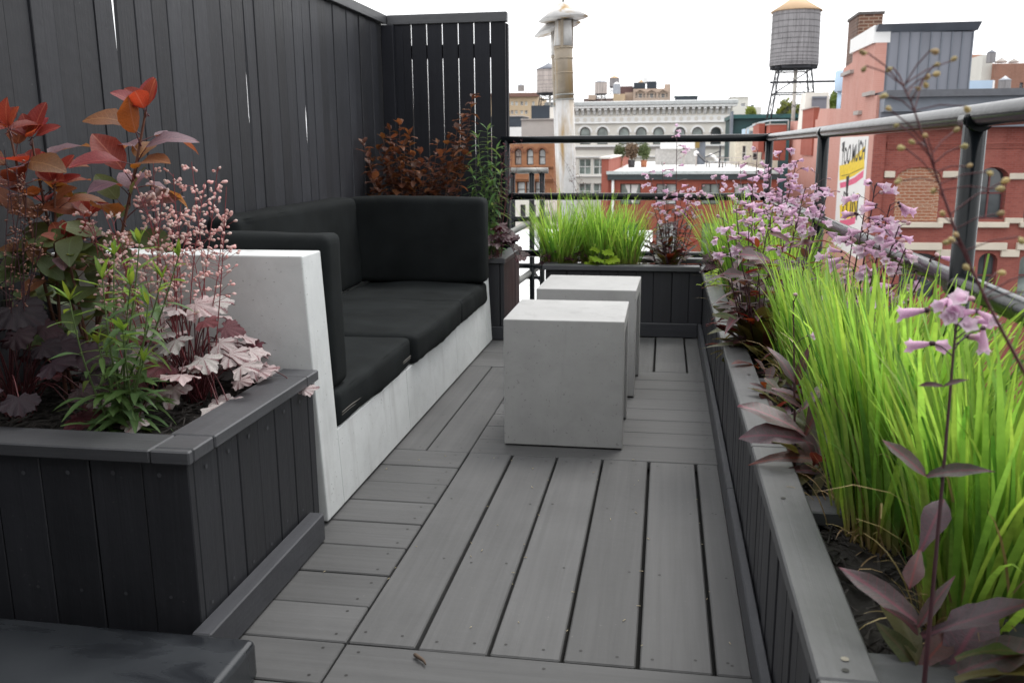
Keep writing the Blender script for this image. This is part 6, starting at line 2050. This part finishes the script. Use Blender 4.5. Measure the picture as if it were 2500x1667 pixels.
def stems_from(x, y, z, lst):
    out = []
    for (dx, dy, Y, fl) in lst:
        p = at_y(*D(dx, dy), Y); out.append((p.x - x, p.y - y, p.z - z, fl))
    return out
px_, py_ = 1.02, 1.95
penstemon('tall penstemon with many pink flowers before the railing corner', px_, py_, RZ, stems_from(px_, py_, RZ, [(1765, 385, 1.95, 1.0), (1790, 350, 2.05, 1.1), (1800, 420, 1.85, 1.1), (1830, 372, 1.95, 1.2), (1850, 430, 1.8, 1.1), (1780, 470, 1.75, .9), (1730, 400, 2.2, .9), (1720, 470, 2.1, .8), (1740, 345, 2.4, .8), (1700, 380, 2.5, .7), (1640, 400, 2.8, .8)]), 22, 20, .033, .095, .12, 1.0, group='long planter penstemons')
px_, py_ = .955, 1.24
penstemon('large dark-leaved penstemon leaning over the long planter edge', px_, py_, RZ + .03, stems_from(px_, py_, RZ + .03, [(1660, 500, 1.30, .8), (1690, 470, 1.40, .7), (1720, 520, 1.25, .6), (1775, 480, 1.35, .9), (1840, 480, 1.4, .9), (1880, 400, 1.5, 1.0), (1905, 430, 1.45, .9), (1740, 560, 1.2, 0), (1700, 590, 1.15, 0), (1800, 560, 1.25, 0), (1680, 640, 1.15, 0), (1860, 540, 1.3, 0), (1650, 600, 1.3, 0), (1770, 600, 1.15, 0), (1710, 650, 1.1, 0), (1830, 590, 1.2, 0), (1690, 545, 1.25, 0)]), 44, 22, .034, .135, .165, .8, group='long planter penstemons')
grass('lime grass clump in the middle of the long planter behind the small rosette', 1.075, .90, RZ, .385, 200, 280, .09, (0, 0), 8, .0085, spread=.22, shy=True, loose=.15)
px_, py_ = 1.055, .62
penstemon('penstemon with pink flowers in front of the painted sign', px_, py_, RZ, stems_from(px_, py_, RZ, [(2010, 425, .62, 1.2), (2045, 470, .60, 1.2), (1985, 490, .66, .9), (2065, 520, .55, 1.0), (1960, 540, .7, .6), (2080, 570, .5, .8), (2140, 590, .42, .6)]), 14, 24, .034, .10, .13, 1.0, group='long planter penstemons', only_green_low=False)
grass('tall lime grass clump by the near railing post', 1.080, .38, RZ, .42, 230, 320, .095, (0, 0), 9, .0095, spread=.20, shy=True, loose=.17)
px_, py_ = .945, .16
penstemon('small red-purple penstemon rosette with one thin stalk by the planter edge', px_, py_, RZ + .02, stems_from(px_, py_, RZ + .02, [(1822, 690, .20, .35)]), 7, 26, .026, .105, .12, .7, group='long planter penstemons', only_green_low=False, stem_leaves=False)
grass('nearest lime grass clump beside the dark mulch of the long planter', 1.060, -.04, RZ, .455, 280, 320, .10, (0, 0), 10, .0098, spread=.19, shy=True, loose=.17)
grass('lime grass clump at the right edge of the picture', 1.110, -.36, RZ, .43, 260, 260, .085, (0, 0), 11, .0098, spread=.2, shy=True, loose=.17)
px_, py_ = .975, -.575
near = penstemon('nearest penstemon with large purple leaves in the bottom right corner', px_, py_, RZ + .02, stems_from(px_, py_, RZ + .02, [(2200, 690, -.50, 1.2)]), 5, 28, .029, .10, .12, .9, group='long planter penstemons', only_green_low=False, ros_arc=(-.5, 2.0), stem_leaves=False, f0=.86)
WIDE = {k: [leaf_mesh('leaf', m_, SPOON, 1, .28, d, .035, i + 130, w) for i, (d, w) in enumerate(((.18, .5), (.34, -.5), (.5, .3)))] for k, m_ in (('t', m_pen_top), ('r', m_pen_red), ('g', m_pen_grn))}
NARR = {k: [leaf_mesh('leaf', m_, LANCE, 1, .38, d, .02, i + 140, w) for i, (d, w) in enumerate(((.2, .6), (.4, -.6)))] for k, m_ in (('t', m_pen_top), ('r', m_pen_red), ('g', m_pen_grn))}
def leaf_at(t, lib, b, tip, Yb, Yt, seed, up=(0, -.6, 1), wx=1.0):
    pb_, pt_ = at_y(*D(*b), Yb), at_y(*D(*tip), Yt)
    d = pt_ - pb_
    put('leaf', lib[seed % len(lib)], t, pb_, d, up, d.length * 1.06, d.length * 1.06 * wx)
for (k, lib, b, tip, dy, wx) in (('t', NARR, (2125, 1093), (2040, 1003), .02, 1.15), ('t', NARR, (2128, 1095), (2262, 1052), -.02, 1.0), ('t', WIDE, (2115, 1265), (2166, 1148), .02, 1.5), ('r', WIDE, (2112, 1262), (2096, 1330), -.04, 1.5),
        ('r', NARR, (2168, 888), (2108, 876), .02, 1.0), ('t', NARR, (2168, 888), (2212, 862), -.01, 1.0), ('t', NARR, (2112, 1435), (1944, 1288), .05, 1.1), ('t', NARR, (2108, 1440), (2178, 1330), .0, .9), ('t', WIDE, (2118, 1462), (2356, 1366), -.03, .8),
        ('t', WIDE, (2160, 1570), (2268, 1385), .03, 1.6), ('g', NARR, (2128, 1560), (2028, 1425), .03, 1.3), ('t', WIDE, (2150, 1565), (2370, 1470), -.04, 1.2), ('r', WIDE, (2110, 1540), (2180, 1450), .02, 1.6), ('g', WIDE, (2120, 1575), (1972, 1552), -.02, 1.1), ('g', NARR, (2200, 1590), (2290, 1480), .04, 1.4), ('r', NARR, (2110, 1460), (2075, 1395), -.02, 1.2)):
    leaf_at(near, lib[k], b, tip, -.545, -.545 + dy, len(near.children), wx=wx)
ros = [o for o in COL.objects if str(o.get('label', '')).startswith('small red-purple penstemon rosette')][0]
for (k, lib, b, tip, dy, wx) in (('t', WIDE, (1852, 1000), (1722, 906), .02, 1.25), ('t', WIDE, (1868, 1020), (1745, 962), -.03, 1.2), ('r', NARR, (1880, 1055), (1744, 1030), -.03, 1.2), ('r', WIDE, (1850, 1000), (1900, 880), .05, 1.1), ('r', NARR, (1843, 940), (1758, 872), .0, .8), ('t', NARR, (1845, 940), (1917, 853), .04, .9),
        ('t', NARR, (1829, 884), (1783, 788), .02, 1.2), ('r', NARR, (1829, 884), (1856, 795), .0, 1.0), ('g', WIDE, (1885, 1075), (1800, 1110), -.05, 1.1), ('t', WIDE, (1880, 1060), (1890, 940), .07, 1.2), ('r', WIDE, (1880, 1070), (1850, 985), .02, 1.4), ('g', WIDE, (1890, 1080), (1930, 960), .06, 1.2), ('t', NARR, (1885, 1085), (1812, 1062), -.04, 1.3), ('g', NARR, (1890, 1085), (1870, 1130), -.06, 1.2)):
    leaf_at(ros, lib[k], b, tip, .13, .13 + dy, len(ros.children), wx=wx)

big = [o for o in COL.objects if str(o.get('label', '')).startswith('large dark-leaved penstemon leaning')][0]
rr = random.Random(91)
for i in range(56):                                      # broad burgundy leaves leaning out over the edge board
    by__ = rr.uniform(560, 830)
    bx__ = 1745 + rr.uniform(-55, 75) - (by__ - 700) * .05
    a = rr.choice([rr.uniform(2.5, 3.6), rr.uniform(-.5, .6), rr.uniform(1.0, 2.2)])
    L = rr.uniform(34, 68)
    tip = (bx__ + L * math.cos(a), by__ - L * (.35 + .55 * abs(math.sin(a))) * rr.uniform(.2, 1.0))
    k = rr.choice(['t', 't', 'r']) if by__ < 720 else rr.choice(['t', 'g', 'g', 'r'])
    Yb = 1.24 + rr.uniform(-.12, .12)
    leaf_at(big, rr.choice([NARR, WIDE])[k], (bx__, by__), tip, Yb, Yb + rr.uniform(-.06, .04), i, wx=rr.uniform(1.0, 1.4))

# low leafy filler between the clumps
fil = thing('low_groundcover', 'low green and burgundy leaves filling the long planter behind the edge board', 'ground cover', (.96, .8, RZ), 'long planter plants')
rr = random.Random(55)
for i in range(230):
    y = rr.uniform(.25, 2.4); x = rr.uniform(.905, 1.06)
    a = rr.uniform(0, 6.28); el = rr.uniform(.2, 1.1)
    if math.cos(a) < -.2: el = max(el, .7)
    k = rr.choice(['g', 'g', 'r', 't'])
    put('leaf', rr.choice(PENB[k]), fil, (x, y, RZ + rr.uniform(0, .05)), (math.cos(a) * math.cos(el), math.sin(a) * math.cos(el), math.sin(el)), UP, rr.uniform(.05, .105))

# blurred flowering stalk close to the lens
nst = thing('coral_bells_stalk', 'thin leaning flower stalk with yellow buds close to the camera at right', 'flower stalk', (1.06, -.86, .34), 'long planter plants')
path = [Vector((1.06, -.86, .34)), at_y(*D(2420, 980), -.84), at_y(*D(2350, 850), -.83), at_y(*D(2270, 700), -.82), at_y(*D(2205, 560), -.81), at_y(*D(2150, 400), -.80), at_y(*D(2095, 240), -.79), at_y(*D(2070, 190), -.79)]
loc = Vector(nst.location)
MB().tube([p - loc for p in path], [.0022, .0018, .0016, .0014, .0012, .001, .0008, .0006], 8).obj('stem', m_stem_red, nst, fix=False)
src, BY_ = pod_mesh('bud', m_budy, .62)
rr = random.Random(77)
twg = MB()
for i in range(34):
    f = rr.uniform(.28, 1.0) * (len(path) - 2) + 1
    k = min(len(path) - 2, int(f)); p = path[k].lerp(path[k + 1], f - k)
    if k < 2: continue
    sgn_ = rr.choice([-1, 1])
    e = p + Vector((sgn_ * rr.uniform(.006, .040), rr.uniform(-.02, .02), rr.uniform(.0, .030)))
    twg.tube([p - loc, p.lerp(e, .5) + UP * .003 - loc, e - loc], .0007, 4, False)
    for q in range(rr.choice([1, 1, 2])):
        d = Vector((sgn_ * rr.uniform(.2, 1), rr.uniform(-.5, .5), rr.uniform(-.6, .6)))
        put('bud', BY_, nst, e + d * .003 * q, d, UP, rr.uniform(.005, .0078))
twg.obj('twigs', m_stem_red, nst, fix=False)['kind'] = 'stuff'
